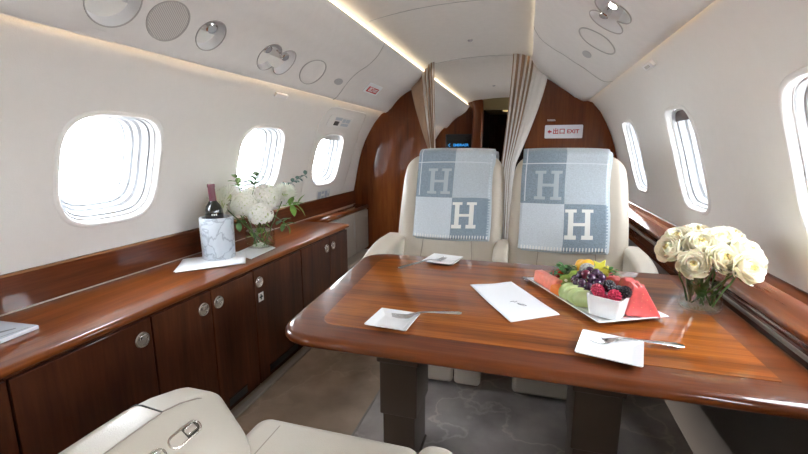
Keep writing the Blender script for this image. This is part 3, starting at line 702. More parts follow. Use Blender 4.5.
def pedestal(cx):
    p = MB()
    for z0, z1, w, d in ((.40, .609, .075, .10), (.20, .40, .067, .092), (.012, .20, .058, .084)):
        p.rbox(cx-w, cx+w, -d, d, z0, z1, .006, 2, 2)
    p.rbox(cx-.064, cx+.064, -.09, .09, .0, .012, .004, 2, 2)
    o = p.build('pedestal', M['pedestal'], t)
    q = MB()
    for sx in (-1, 1): q.box(cx+sx*.0765-.001, cx+sx*.0765+.001, -.09, .09, .41, .592)
    q.build('side_plate', M['pedestal_side'], o, smooth=False)
pedestal(-.365); pedestal(.265)
# brass-ish hinge plates inlaid at the left edge
for k, (x, y) in enumerate(((-.585, 1.36), (-.60, 1.44))): pass

# ------------------------------------------------------------------ far seats
def backplane(z):   # y of the backrest front at height z
    return 2.10+(z-.40)*.30+.03*math.sin(max(0, min(1, (z-.4)/.7))*PI)
def far_seat(cx, label, left_arm, right_arm, hw=.285):
    t = thing('armchair', label, 'armchair', (cx, 2.1, 0))
    def fn(x, y, z):
        q = (z-.42)/.64
        tz = max(0, min(1, q))
        wob = 1-.04*tz+.03*math.sin(tz*PI)
        if z > .95: wob -= ((z-.95)/.12)**2*.05
        X = x*wob
        Y = y+(z-.42)*.30-.018*(X/.28)**2*0
        # side bolsters
        Y -= .022*max(0, abs(X)/.28-.62)/.38 if y < .06 else 0
        Z = z-.015*(abs(X)/.28)**4
        return X, Y, Z
    m = MB(); m.rbox(-hw, hw, 0, .17, .42, 1.085, .065, 5, 10, fn); bo = m.build('backrest', M['leather'], t)
    # seams on the back
    g = MB()
    for sx in (-.145, .145): g.tube([(sx*(1-.1*k/10), -.006+(.46+.19*k/10-.42)*.30-.0, .46+.19*k/10) for k in range(11)], .0022, 6)
    g.tube([(x*.145, -.006+(.655-.42)*.30, .655) for x in (-1, -.5, 0, .5, 1)], .0022, 6)
    g.build('stitching', M['seam'], bo)
    m = MB(); m.rbox(-.255, .255, -.36, .06, .30, .455, .05, 4, 6); m.build('seat_cushion', M['leather'], t)
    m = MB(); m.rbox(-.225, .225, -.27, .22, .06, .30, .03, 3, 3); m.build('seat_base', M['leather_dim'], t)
    for a, b in ((-.225, .105), (.110, .235)):
        m = MB(); m.rbox(a, b, -.315, -.265, .02, .30, .022, 3, 3); m.build('leg_rest', M['leather'], t)
    m = MB(); m.rbox(-.2, .2, -.22, .2, .0, .065, .01, 2, 2); m.build('floor_plinth', M['black'], t)
    for on, x0, x1, y0 in left_arm, right_arm:
        if not on: continue
        def af(x, y, z, x0=x0, x1=x1, y0=y0):
            q = max(0, min(1, (-y-.02)/(-y0-.02)))
            return x, y, z-.055*q*q*(1 if z > .5 else 0)
        m = MB(); m.rbox(x0, x1, y0, .14, .30, .648, .022, 4, 5, af); ao = m.build('armrest', M['leather'], t)
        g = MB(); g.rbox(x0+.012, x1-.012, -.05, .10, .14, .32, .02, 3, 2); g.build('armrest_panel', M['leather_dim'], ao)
    return t
far_seat(-.390, 'cream leather armchair on the left behind the table, under a folded blanket', (1, -.36, -.235, -.305), (1, .255, .325, -.16))
far_seat(.215, 'cream leather armchair on the right behind the table, next to the window wall', (0, 0, 0, 0), (1, .258, .348, -.25), hw=.285)

# blankets
bmats = [plain('blanket_slate', (.225, .29, .345), .9, sheen=.4, bump=.8, bscale=350, var=.25, vscale=220),
         plain('blanket_grey', (.47, .53, .57), .9, sheen=.4, bump=.8, bscale=350, var=.14, vscale=220),
         plain('blanket_pale', (.58, .635, .68), .9, sheen=.4, bump=.8, bscale=350, var=.10, vscale=220),
         plain('blanket_white', (.80, .80, .76), .9, sheen=.4), plain('blanket_soft_letter', (.42, .475, .51), .9, sheen=.4),
         plain('blanket_stitch', (.62, .66, .70), .9)]
def letter_h(u, v):
    if v < .11 or v > .89: return u < .40 or u > .60
    if .10 < u < .29 or .71 < u < .90: return True
    return .45 < v < .57 and .1 < u < .9
def blanket(cx, label, w=.41, dx=0., tilt=0., z0=.622):
    t = thing('blanket', label, 'blanket', (cx, 2.1, 0), group=None)
    def path(off):
        P = []
        n = 92
        for k in range(n+1):
            z = z0+(1.075-z0)*k/n; P.append((-.012-off+(z-.42)*.30-.006*math.sin((z-z0)*14), z))
        yt = P[-1][0]; zt = P[-1][1]; r = .085
        for k in range(1, 20):
            a = PI*k/20; P.append((yt+r*(1-math.cos(a))*1.15, zt+(.030+off)*math.sin(a)**.6))
        for k in range(40): P.append((yt+r*2*1.15+off+.01-.0012*k, zt-.008*k))
        return P
    def sheet(off, x0, x1, pattern, zdrop=0.):
        P = path(off); NU = 86; vs = []; fs = []; mi = []
        for i in range(NU+1):
            u = i/NU
            for j, (y, z) in enumerate(P):
                q = min(1, j/92)
                x = x0+(x1-x0)*u+tilt*(1-q)+.004*math.sin(j*.05+1)
                e = min(u, 1-u)
                vs.append((x, y+.006*math.sin(u*7+j*.03)+(.010 if e < .015 else 0), z-(zdrop*(1-q))-.004*math.sin(u*5)*(1-q)-.006*(abs(u-.5)*2)**3*q))
        n = len(P)
        for i in range(NU):
            for j in range(n-1):
                a = i*n+j; fs.append((a, a+n, a+n+1, a+1))
                u = (i+.5)/NU; v = 1-(j+.5)/95.    # v: 0 top .. 1 bottom of the front flap
                k = 1
                if pattern:
                    if v < .52: k = 0 if u < .51 else 1
                    else: k = 2 if u < .51 else 0
                    if .165 < u < .475 and .17 < v < .47 and letter_h((u-.165)/.31, (v-.17)/.30): k = 4
                    if .525 < u < .835 and .565 < v < .87 and letter_h((u-.525)/.31, (v-.565)/.305): k = 3
                    if .085 < v < .098: k = 5
                    if u < .06 and u > .048 and v < .5: k = 5
                    if j < 4 and i % 3 == 0: k = 3
                    if i > NU-3 and j % 3 == 0 and 0 < v: k = 5
                mi.append(k)
        mb = MB(); mb.v = vs; mb.f = fs; mb.m = mi; return mb
    o = sheet(.016, -w/2, w/2, True).build('cloth', bmats, t, sharp=180); solid(o, .010)
    o = sheet(.002, -w/2+.012, w/2+.014, False, .012).build('lower_fold', bmats[:2], t, sharp=180); solid(o, .010)
    return t
blanket(-.372, 'grey blue folded blanket with letter H squares over the left armchair back', w=.405, tilt=-.009, z0=.650)
blanket(.194, 'grey blue folded blanket with letter H squares over the right armchair back', w=.415, tilt=-.01)

# ------------------------------------------------------------------ foreground armchair
t = thing('armchair', 'cream leather armchair in the near left corner with metal latches in its armrest', 'armchair', (-.40, .30, 0))
def fa(x, y, z):
    X, Y, Z = x, y, z
    if Z > .35:
        k = min(1, (Z-.35)/.2)
        if X > -.24: Z -= (X+.24)*.75*k
        if Y > .22: Z -= ((Y-.22)/.19)**2*.045*k
    if X > -.24 and Y > .2: Y -= ((X+.24)/.12)*.035*max(0, (Y-.2)/.19)
    if X < -.30 and Y > .2: Y -= ((-.30-X)/.05)*.03*max(0, (Y-.2)/.19)
    return X, Y, Z
m = MB(); m.rbox(-.352, -.125, -.50, .412, .12, .626, .052, 6, 14, fa); arm = m.build('armrest', M['leather_pale'], t)
def armtop(x, y, off=.0):   # height of the armrest top at local x,y
    z = .626
    if x > -.24: z -= (x+.24)*.75
    if y > .22: z -= ((y-.22)/.19)**2*.045
    e = .052-(x+.352)
    if e > 0: z -= .052-math.sqrt(max(0, .052**2-e*e))
    return z+off
g = MB(); g.tube([(x, .262-(x+.33)*.10, armtop(x, .262, -.0012)) for x in (-.3515, -.349, -.345, -.335, -.32, -.30, -.28, -.26, -.245)], .0028, 8); g.build('cover_gap', M['dark_seam'], arm)
g = MB(); g.tube([(-.245, .255, armtop(-.245, .255, .0)), (-.240, .29, armtop(-.24, .29, .0)), (-.235, .33, armtop(-.235, .33, .0)), (-.232, .36, armtop(-.232, .36, -.008))], .0015, 6)
g.tube([(-.243, .25-k*.04, armtop(-.243, .25-k*.04, .0)) for k in range(12)], .0013, 6)
g.build('stitching', M['seam'], arm)
for k, (yy, L) in enumerate(((.250, .036), (.170, .034))):
    x = -.192; z = armtop(x, yy); tz = math.radians(37)
    s_ = MB(); P = rrect(-.014, .014, -L, L, .0138, 6)
    s_.loops([[(a, b, -.004) for a, b in P], [(a, b, .0015) for a, b in P], [(a*.86, b*.95, .0025) for a, b in P], [(a*.74, b*.90, .0005) for a, b in P], [(a*.70, b*.88, -.006) for a, b in P]])
    so = s_.build('latch_surround', M['metal'], arm, loc=(x, yy, z+.0015), rot=(0, tz, 0))
    s_ = MB(); s_.prism([(a*.72, b*.89) for a, b in P], -.004, -.002); s_.build('latch_well', plain('latch_well_%d' % k, (.05, .04, .032), .4), so, smooth=False)
    s_ = MB(); s_.rbox(-.0080, .0080, L*.05, L*.70, -.003, .005, .004, 3, 3); s_.build('latch_lever', M['chrome'], so)
def cf(x, y, z):
    return x, y, z+.012*(1-(x/.2)**2)*(1 if z > .4 else 0)*max(0, 1-abs(y)/.6)
m = MB(); m.rbox(-.205, .222, -.30, .497, .315, .464, .045, 5, 8, lambda x, y, z: (x, y+.0*x, z+(.015 if z > .4 else 0))); cu = m.build('seat_cushion', M['leather_pale'], t)
g = MB(); g.tube([(-.125, .2+k*.028, .4775+(-.012 if k > 9 else 0)) for k in range(11)], .0022, 6); g.build('cushion_seam', M['seam'], cu)
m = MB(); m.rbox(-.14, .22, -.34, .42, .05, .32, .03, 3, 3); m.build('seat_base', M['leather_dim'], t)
m = MB(); m.rbox(.235, .315, -.50, .375, .12, .612, .035, 5, 8, lambda x, y, z: (x, y, z-(max(0, (y-.2)/.15)**2*.02 if z > .4 else 0))); m.build('armrest', M['leather_pale'], t)
m = MB(); m.rbox(-.14, .22, -.62, -.42, .35, 1.0, .07, 4, 5, lambda x, y, z: (x, y-(z-.35)*.25, z)); m.build('backrest', M['leather_pale'], t)
m = MB(); m.rbox(-.12, .2, -.4, .35, .0, .055, .01, 2, 2); m.build('floor_plinth', M['black'], t)

t = thing('armchair', 'cream leather armchair mostly out of view near the camera, added to block light under the table', 'armchair', (.17, .30, 0))
m = MB(); m.rbox(-.235, .235, -.30, .40, .315, .455, .045, 4, 5); m.build('seat_cushion', M['leather_pale'], t)  # chair added mostly out of view, blocks light reaching under the table
m = MB(); m.rbox(-.215, .215, -.30, .34, .05, .32, .03, 3, 3); m.build('seat_base', M['leather_dim'], t)
m = MB(); m.rbox(-.23, .23, -.66, -.46, .35, .95, .07, 4, 5, lambda x, y, z: (x, y-(z-.35)*.25, z)); m.build('backrest', M['leather_pale'], t)
m = MB(); m.rbox(.245, .335, -.45, .30, .12, .60, .035, 5, 6); m.build('armrest', M['leather_pale'], t)

# ------------------------------------------------------------------ table ware
TZ = .6412
def square_plate(c, ang, s, label, skew=0.):
    t = thing('side_plate', label, 'plate', (*c, TZ), ang, group=None)
    m = MB(); R = lambda k, z: [(x*k*s, y*k*s, z) for x, y in rrect(-1, 1, -1, 1, .05, 3)]
    m.loops([R(.62, 0), R(.66, .001), R(.98, .013), R(1.0, .0155), R(.985, .0165), R(.70, .0055), R(.66, .004), R(.3, .004)], cap0=True, cap1=True)
    m.build('dish', M['cer'], t, sharp=30); return t
square_plate((-.333, 1.030), math.radians(-4), .061, 'square white plate at the near left of the table')
square_plate((-.322, 1.698), math.radians(-10), .070, 'square white plate at the far left of the table')
square_plate((.215, 1.018), math.radians(-14), .070, 'square white plate at the near right of the table')
def fork(tip, end, label, ztip=.012, zend=.004, zmid=.018, L=.17):
    tip = Vector((tip[0], tip[1], TZ+ztip)); end = Vector((end[0], end[1], TZ+zend)); d = end-tip; Ln = d.length
    t = thing('fork', label, 'fork', tip)
    t.rotation_euler = (0, math.asin(-d.z/Ln)*-1*-1 if False else -math.asin(d.z/Ln), math.atan2(d.y, d.x))
    hw = lambda q: .0115 if q < .05 else .0
    # head with tines
    m = MB(); K = Ln
    for k in range(4):
        y = (-.0095+.0063*k)
        y *= 1.25; m.tube([(.0, y*.9, .006), (.018, y, .0015), (.040, y, -.0005)], .0018, 6, radii=[.0010, .0019, .0022])
    m.build('tines', M['steel'], t)
    m = MB(); sec = [(.036, .0118, -.0015), (.045, .0122, -.0015), (.056, .0095, .001), (.064, .0045, .004), (.075, .0032, .007), (.10, .0034, .008), (.13, .0050, .006), (K-.03, .0075, .003), (K-.01, .0085, .0015), (K-.002, .006, .001), (K, .002, .001)]
    Ls = []
    for x, w, z in sec: Ls.append([(x, w*1.35*math.cos(a), z+.002+.0022*math.sin(a)) for a in [2*PI*q/12 for q in range(12)]])
    m.loops(Ls, cap0=True, cap1=True); m.build('handle', M['steel'], t)
    return t
fork((-.345, 1.055), (-.158, 1.132), 'steel fork resting on the near left plate, handle to the right', .009, .0085)
fork((-.315, 1.725), (-.475, 1.540), 'steel fork resting on the far left plate, handle reaching towards the left', .010, .003)
fork((.170, 1.060), (.392, 1.090), 'steel fork resting on the near right plate, handle to the right', .009, .004)
t = fork((.135, 1.50), (.012, 1.540), 'steel fork partly hidden under the fruit platter', .002, .002)

def napkin(name, pts, z, label, layers=2, mark=False):
    cx = sum(p[0] for p in pts)/4; cy = sum(p[1] for p in pts)/4; t = thing(name, label, 'napkin', (cx, cy, z))
    for l in range(layers):
        m = MB(); N = 14; vs = []; fs = []; o = l*.004
        for i in range(N+1):
            for j in range(N+1):
                u, v = i/N, j/N; a = Vector(pts[0])*(1-u)*(1-v)+Vector(pts[1])*u*(1-v)+Vector(pts[2])*u*v+Vector(pts[3])*(1-u)*v
                w = .0012*math.sin(u*6+l*2)+.0012*math.sin(v*7+l)
                vs.append((a.x-cx+o*(1-2*(l % 2)), a.y-cy-o, .0012+l*.0022+max(-.0008, w)*(1 if l else .3)))
        for i in range(N):
            for j in range(N): a = i*(N+1)+j; fs.append((a, a+1, a+N+2, a+N+1))
        m.add(vs, fs); solid(m.build('paper_layer', M['paper'], t, sharp=180), .0010)
    if mark:
        m = MB(); q = [(-.008, 0), (0, .009), (.006, .002), (.012, .012)]
        zz = .0012+(layers-1)*.0022+.0035
        m.tube([(.005+x, -.040+y, zz) for x, y in q], .0008, 5); m.tube([(.018, -.045, zz), (.03, -.052, zz), (.034, -.050, zz), (.046, -.060, zz)], .0010, 5); m.tube([(.020, -.052, zz), (.040, -.064, zz)], .0006, 5); m.build('printed_mark', M['ink'], t)
    return t
napkin('napkin', [(-.165, 1.415), (-.018, 1.130), (.118, 1.226), (-.025, 1.492)], TZ, 'white paper napkin with a small grey mark in the middle of the table', 2, True)
napkin('napkin', [(-1.505, 1.500), (-1.385, 1.325), (-1.195, 1.530), (-1.335, 1.720)], .611, 'white napkin on the counter under the marble wine cooler', 3)
napkin('napkin', [(-1.36, 1.66), (-1.215, 1.60), (-1.235, 1.83), (-1.40, 1.93)], .611, 'white napkin on the counter under the left flower vase', 1)
# magazine at the left end
t = thing('magazine', 'white and blue glossy magazine at the near end of the left counter', 'magazine', (-1.40, .66, .611), math.radians(4))
m = MB(); m.rbox(-.10, .085, -.16, .11, 0, .011, .002, 2, 2); m.build('pages', M['paper'], t)
m = MB(); m.box(-.098, .083, -.158, .108, .0112, .0118, 0); m.build('cover', plain('cover_pale_blue', (.62, .70, .80), .25, coat=.4), t, smooth=False)
m = MB(); m.add([(-.05, -.08, .0124), (.0, -.08, .0124), (.052, .075, .0124), (.045, .078, .0124)], [(0, 1, 2, 3)]); m.add([(.055, -.1, .0124), (.058, -.1, .0124), (.078, .09, .0124), (.075, .09, .0124)], [(0, 1, 2, 3)]); m.build('printed_picture', M['ink'], t, smooth=False)

# ------------------------------------------------------------------ wine cooler, bottle
CWX, CWY = -1.372, 1.575
t = thing('wine_cooler', 'grey and white marble wine cooler on a napkin on the left counter', 'wine cooler', (CWX, CWY, .6165))
m = MB(); m.lathe([(.069, 0), (.072, .003), (.0735, .10), (.0740, .190), (.072, .194), (.062, .194), (.060, .190), (.060, .02)], 48); m.build('body', M['marble'], t, sharp=50)
m = MB(); m.lathe([(.0735, .186), (.0765, .188), (.0765, .195), (.060, .197)], 48, cap0=False, cap1=False)
t = thing('wine_bottle', 'dark red wine bottle with a burgundy foil standing in the marble cooler', 'bottle', (CWX-.005, CWY+.005, .640), rot=(math.radians(1), math.radians(-1.5), 0))
m = MB(); m.lathe([(.036, 0), (.0385, .006), (.0385, .190), (.0375, .205), (.032, .222), (.022, .236), (.0155, .246), (.0145, .26), (.014, .315)], 32); m.build('glass', M['wineglass'], t, sharp=60)
m = MB(); m.lathe([(.0165, .240), (.0155, .262), (.0150, .305), (.0168, .307), (.0168, .320), (.0155, .323), (.004, .3235)], 28, cap0=False); m.build('foil_capsule', M['foil'], t)
m = MB(); m.lathe([(.0391, .05), (.0391, .185)], 32, cap0=False, cap1=False); m.build('label', M['black'], t)
for k in (-1, 0, 1):
    a = math.radians(-50+k*13); m = MB(); m.box(-.0028, .0028, -.0003, .0003, -.004, .004); m.build('white_mark', M['white'], t, loc=(.0389*math.cos(a), .0389*math.sin(a), .184), rot=(0, 0, a+PI/2), smooth=False)

# ------------------------------------------------------------------ flowers
def vase(c, z, prof, label, wz):
    t = thing('vase', label, 'vase', (*c, z))
    m = MB(); m.lathe(prof, 40, cap0=True, cap1=False); m.build('glass', M['vase'], t, sharp=60)
    inner = [(r-.005, max(zz, .008)) for r, zz in prof if zz < wz]; r_at = inner[-1][0]
    m = MB(); m.lathe(inner+[(r_at, wz)], 36); m.build('water', M['water'], t, sharp=60)
    return t
VL = (-1.335, 1.845)
vase(VL, .6135, [(.060, 0), (.070, .002), (.074, .008), (.075, .02), (.075, .155), (.076, .158), (.073, .158)], 'clear glass cylinder vase on the left counter', .085)
VR = (.530, 1.400)
vase(VR, TZ, [(.045, 0), (.053, .002), (.057, .010), (.055, .03), (.050, .07), (.051, .10), (.056, .125), (.057, .127), (.054, .127)], 'clear glass vase on the right of the table', .035)
def stem_pts(a, b, n=8, sag=.02):
    a, b = Vector(a), Vector(b); P = []
    for k in range(n+1):
        q = k/n; p = a.lerp(b, q); p.x += sag*math.sin(q*PI)*(.5-random.random())*.4; P.append(tuple(p-b))
    return P
def rose(c, base, label, r=.045, tilt=None, seed=0, group='ivory roses in the right vase'):
    rnd = random.Random(seed); c = Vector(c); t = thing('rose', label, 'flower', c, group=None)
    d = (tilt if tilt else (c-Vector(base))); d = Vector(d).normalized(); q = d.to_track_quat('Z', 'Y')
    m = MB()
    rings = [(3, .13, 1.02, 0), (4, .25, 1.04, 0), (4, .38, 1.05, .0), (5, .52, 1.04, .04), (5, .68, 1.0, .10), (6, .84, .90, .16), (6, .98, .74, .28)]
    for ri, (n, rad, h, flare) in enumerate(rings):
        for k in range(n):
            a0 = 2*PI*k/n+ri*.7+rnd.uniform(-.15, .15); wa = 2*PI/n*.86; NU, NV = 8, 7; vs = []; fs = []
            hh = h*rnd.uniform(.93, 1.07)
            for i in range(NU+1):
                u = i/NU*2-1
                for j in range(NV+1):
                    v = j/NV
                    prof_r = rad*(.25+.75*math.sin(min(1, v*1.15)*PI/2))+flare*v**3*.45
                    if ri < 3: prof_r = rad*(.5+.5*math.sin(v*PI*.9))+.02
                    edge = 1-.20*(abs(u)**2.5)
                    z = hh*v*edge*1.25-.25-(.16*flare*max(0, v-.75)*4*(1 if flare else 0))
                    a = a0+u*wa*.62*(.55+.6*math.sin(v*PI*.55)); rr = prof_r*(1+.07*u+ .04*math.sin(u*4+ri))
                    p = Vector((rr*math.cos(a), rr*math.sin(a), z))*r
                    vs.append(q @ p)
            for i in range(NU):
                for j in range(NV): b = i*(NV+1)+j; fs.append((b, b+1, b+NV+2, b+NV+1))
            m.add(vs, fs, 1 if ri < 2 else 0)
    solid(m.build('bloom', [M['rose'], M['rose_in']], t, sharp=180), .0008)
    m = MB(); m.tube(stem_pts(base, c-d*r*.3), .0028, 8)
    for k in range(4):
        a = 2*PI*k/4; dd = q @ Vector((math.cos(a), math.sin(a), -.2)); m.leaf(tuple(q @ Vector((0, 0, -.25*r))), dd, q @ Vector((0, 0, -1)), .035, .010, .5, mi=0)
    m.build('stem', M['stem'], t)
    return t
rspec = [((.478, 1.335, .762), (-.35, -1., .45), 'ivory rose facing the camera, lowest in the middle left of the right bouquet'),
         ((.436, 1.410, .800), (-.8, -.5, .5), 'ivory rose at the far left edge of the right bouquet'),
         ((.462, 1.440, .832), (-.4, -.5, .9), 'ivory rose at the upper left of the right bouquet'),
         ((.508, 1.378, .830), (-.2, -.8, .9), 'ivory rose just above the camera facing one in the right bouquet'),
         ((.520, 1.460, .850), (-.1, -.4, 1), 'ivory rose at the top left of the right bouquet'),
         ((.565, 1.400, .845), (.1, -.6, 1), 'ivory rose at the top middle of the right bouquet'),
         ((.553, 1.325, .792), (.1, -.9, .6), 'ivory rose in the front middle of the right bouquet'),
         ((.612, 1.440, .850), (.3, -.3, 1), 'ivory rose at the top right of the right bouquet'),
         ((.622, 1.350, .815), (.5, -.6, .8), 'ivory rose in the upper right of the right bouquet'),
         ((.605, 1.290, .772), (.3, -.8, .4), 'ivory rose at the lower right front of the right bouquet'),
         ((.655, 1.370, .785), (.9, -.4, .5), 'ivory rose at the far right edge of the right bouquet'),
         ((.575, 1.490, .820), (.1, .5, .8), 'ivory rose at the back of the right bouquet'),
         ((.495, 1.500, .812), (-.4, .5, .8), 'ivory rose at the back left of the right bouquet')]
for i, (c, tl, lab) in enumerate(rspec):
    c = (.540+(c[0]-.553)*.80, 1.40+(c[1]-1.40)*.85, .828+(c[2]-.822)*.66)
    a = i*2.4; b = (VR[0]+.028*math.cos(a), VR[1]+.028*math.sin(a), TZ+.012)
    rose(c, b, lab, r=.040 if i else .038, tilt=tl, seed=i)
t = thing('rose_foliage', 'green rose leaves crowded in the neck of the right vase', 'leaves', (VR[0], VR[1], TZ+.10)); tag(t, kind=None)
m = MB(); rnd = random.Random(3)
for k in range(26):
    a = rnd.uniform(0, 2*PI); zz = rnd.uniform(-.075, .05); rr = .015+rnd.random()*.022; m.leaf((rr*math.cos(a), rr*math.sin(a), zz), (math.cos(a)*(.3 if zz < .0 else .8), math.sin(a)*(.3 if zz < 0 else .8), rnd.uniform(.2, 1)), (0, 0, 1), rnd.uniform(.03, .05), rnd.uniform(.014, .022), .5)
m.build('leaves', M['green'], t)
# left bouquet
def hydrangea(c, r, base, label, seed, n=120):
    rnd = random.Random(seed); t = thing('hydrangea', label, 'flower', c)
    m = MB(); m.sphere((0, 0, 0), r*.72, 16, 10, mi=1)
    for k in range(n):
        z = 1-1.7*(k+.5)/n; a = k*2.39996; q = math.sqrt(max(0, 1-z*z)); nn = Vector((q*math.cos(a), q*math.sin(a), z)); rr = r*rnd.uniform(.84, 1.04); p = nn*rr
        tt = nn.orthogonal().normalized(); bb = nn.cross(tt); ph = rnd.uniform(0, PI)
        for j in range(4):
            al = ph+j*PI/2; dd = (tt*math.cos(al)+bb*math.sin(al))+nn*.35; m.leaf(tuple(p), dd, nn, r*.24, r*.20, .2, n=3, mi=0, curl=.1)
    m.build('bloom', [M['flower'], M['flower_c']], t, sharp=180)
    m = MB(); m.tube(stem_pts(base, c), .003, 8); m.build('stem', M['stem'], t); return t
def mum(c, r, base, tilt, label, seed):
    rnd = random.Random(seed); t = thing('chrysanthemum', label, 'flower', c); d = Vector(tilt).normalized(); q = d.to_track_quat('Z', 'Y'); m = MB()
    m.sphere((0, 0, 0), r*.35, 12, 8, mi=1)
    for ring_, (n, el, L) in enumerate(((26, .05, 1.), (26, .35, .98), (22, .65, .9), (18, .95, .8), (12, 1.25, .65))):
        for k in range(n):
            a = 2*PI*k/n+rnd.uniform(-.1, .1)+ring_; e = el+rnd.uniform(-.1, .1); dd = q @ Vector((math.cos(a)*math.cos(e), math.sin(a)*math.cos(e), math.sin(e)))
            m.leaf(tuple(dd*r*.15), dd, q @ Vector((0, 0, 1)), r*L*.95, r*.17, -.35, n=4, mi=0, curl=.5)
    m.build('bloom', [M['flower'], M['flower_c']], t, sharp=180)
    m = MB(); m.tube(stem_pts(base, c), .003, 8); m.build('stem', M['stem'], t); return t
vb = lambda k: (VL[0]+.04*math.cos(k*2.4), VL[1]+.04*math.sin(k*2.4), .62)
mum((-1.440, 1.700, .845), .074, vb(0), (-.3, -1., .35), 'shaggy white chrysanthemum at the left of the counter bouquet', 1)
mum((-1.465, 1.775, .880), .060, vb(1), (-.5, -.5, .8), 'small white chrysanthemum at the top left of the counter bouquet', 2)
hydrangea((-1.345, 1.745, .845), .062, vb(2), 'white hydrangea in the upper middle of the counter bouquet', 3)
hydrangea((-1.265, 1.760, .800), .060, vb(3), 'white hydrangea low on the right front of the counter bouquet', 4)
hydrangea((-1.290, 1.850, .870), .068, vb(4), 'large white hydrangea at the upper right of the counter bouquet', 5)
mum((-1.230, 1.930, .880), .062, vb(5), (.6, -.3, .6), 'shaggy white chrysanthemum at the far right of the counter bouquet', 6)
hydrangea((-1.400, 1.900, .860), .062, vb(6), 'white hydrangea at the back of the counter bouquet', 7)
def sprig(c, dirv, n, L, W, label, mat, seed, spread=.8):
    rnd = random.Random(seed); t = thing('leaf_sprig', label, 'leaves', c); d = Vector(dirv).normalized(); m = MB(); ln = n*.010
    m.tube([tuple(d*(-.06)), (0, 0, 0), tuple(d*ln)], .0018, 6)
    for k in range(n):
        a = k*2.4+rnd.uniform(-.3, .3); o = d.orthogonal().normalized(); b = d.cross(o); m.leaf(tuple(d*(k*.010)), d*.5+(o*math.cos(a)+b*math.sin(a))*spread, (0, 0, 1), L*rnd.uniform(.8, 1.1), W, .4)
    m.build('leaves', mat, t); return t
sprig((-1.262, 1.935, .905), (.75, .45, .50), 17, .030, .022, 'blue green eucalyptus sprig rising from the right of the counter bouquet', M['euc'], 1, 1.)
sprig((-1.195, 1.880, .830), (.8, -.1, .1), 9, .072, .034, 'broad green leaf sprig at the right edge of the counter bouquet', M['lgreen'], 2)
sprig((-1.205, 1.840, .760), (.6, -.3, -.2), 8, .060, .028, 'drooping green leaf sprig below the right chrysanthemum of the counter bouquet', M['green'], 3)
sprig((-1.400, 1.790, .915), (-.1, -.2, 1), 7, .062, .032, 'upright green leaf sprig at the top left of the counter bouquet', M['lgreen'], 4)
sprig((-1.335, 1.820, .925), (.2, .1, .8), 7, .060, .032, 'upright green leaf sprig at the top middle of the counter bouquet', M['green'], 5)
sprig((-1.350, 1.720, .775), (.2, -.7, -.2), 6, .050, .028, 'dark green leaf sprig under the middle hydrangea of the counter bouquet', M['green'], 6)
t = thing('vase_foliage', 'green leaves and stems crowded inside the left vase', 'leaves', (VL[0], VL[1], .70)); m = MB(); rnd = random.Random(9)
for k in range(24):
    a = rnd.uniform(0, 2*PI); rr = rnd.uniform(.01, .045); m.leaf((rr*math.cos(a), rr*math.sin(a), rnd.uniform(-.055, .05)), (math.cos(a)*.25, math.sin(a)*.25, rnd.uniform(-.3, 1)), (0, 0, 1), rnd.uniform(.03, .05), .018, .3)
m.build('leaves', M['lgreen'], t)

# ------------------------------------------------------------------ fruit platter
PC = Vector((.2165, 1.390, TZ)); ang = math.atan2(1.154-1.514, .214-.025)   # long axis direction
RA = Matrix.Rotation(ang, 4, 'Z')
t = thing('platter', 'long rectangular white platter full of fruit on the table', 'platter', PC, ang)
m = MB(); R = lambda kx, ky, z: [(x*kx, y*ky, z) for x, y in rrect(-1, 1, -1, 1, .04, 3)]
m.loops([R(.165, .075, 0), R(.17, .08, .001), R(.200, .109, .013), R(.204, .113, .0155), R(.201, .110, .0165), R(.172, .082, .006), R(.165, .075, .004)], cap0=True, cap1=True); m.build('dish', M['cer'], t, sharp=30)
def PP(l, w, z): v = PC+(RA @ Vector((l, w, 0))); return (v.x, v.y, TZ+z)
# local frame: +l = towards the camera/right corner; +w = towards the right/back side
F = {}
F['melon'] = plain('watermelon_flesh', (.72, .11, .105), .35, sub=.1, var=.12, vscale=60, coat=.3)
F['papaya'] = plain('pink_melon_flesh', (.80, .25, .17), .35, sub=.1, var=.1, vscale=60, coat=.3)
F['papaya_skin'] = plain('orange_melon_rind', (.80, .22, .03), .4)
F['honey'] = plain('honeydew_flesh', (.56, .66, .32), .35, sub=.1, var=.08, vscale=40, coat=.3)
F['kiwi'] = plain('kiwi_flesh', (.24, .34, .06), .35, var=.3, vscale=90, coat=.3)
F['kiwi_skin'] = plain('kiwi_skin', (.10, .07, .03), .7)
F['straw'] = plain('strawberry_red', (.65, .03, .02), .3, coat=.4)
F['grape'] = plain('dark_purple_grape', (.050, .014, .045), .22, coat=.5, var=.4, vscale=60)
F['grape_red'] = plain('red_purple_grape', (.15, .02, .045), .22, coat=.5, var=.3, vscale=60)
F['rasp'] = plain('raspberry_red', (.50, .02, .07), .4, coat=.2)
F['black'] = plain('blackberry_black', (.010, .007, .014), .18, coat=.6)
F['mango'] = plain('mango_yellow', (.90, .46, .02), .35, coat=.3)
F['star'] = plain('starfruit_yellow', (.72, .66, .07), .35, coat=.3)
F['dragon'] = plain('dragonfruit_grey', (.45, .45, .44), .5, var=.6, vscale=150)
F['herb'] = plain('mint_green', (.03, .13, .02), .45, var=.4, vscale=60)
F['rind'] = plain('pale_rind', (.72, .76, .52), .45)
F['seed'] = plain('seed_brown', (.04, .02, .01), .4)
def one(name, label, cat, loc, rz, mb, mats, sub='flesh', group=None, rot=None):
    t = thing(name, label, cat, loc, ang+rz, group, rot=rot); mb.build(sub, mats, t, sharp=40); return t
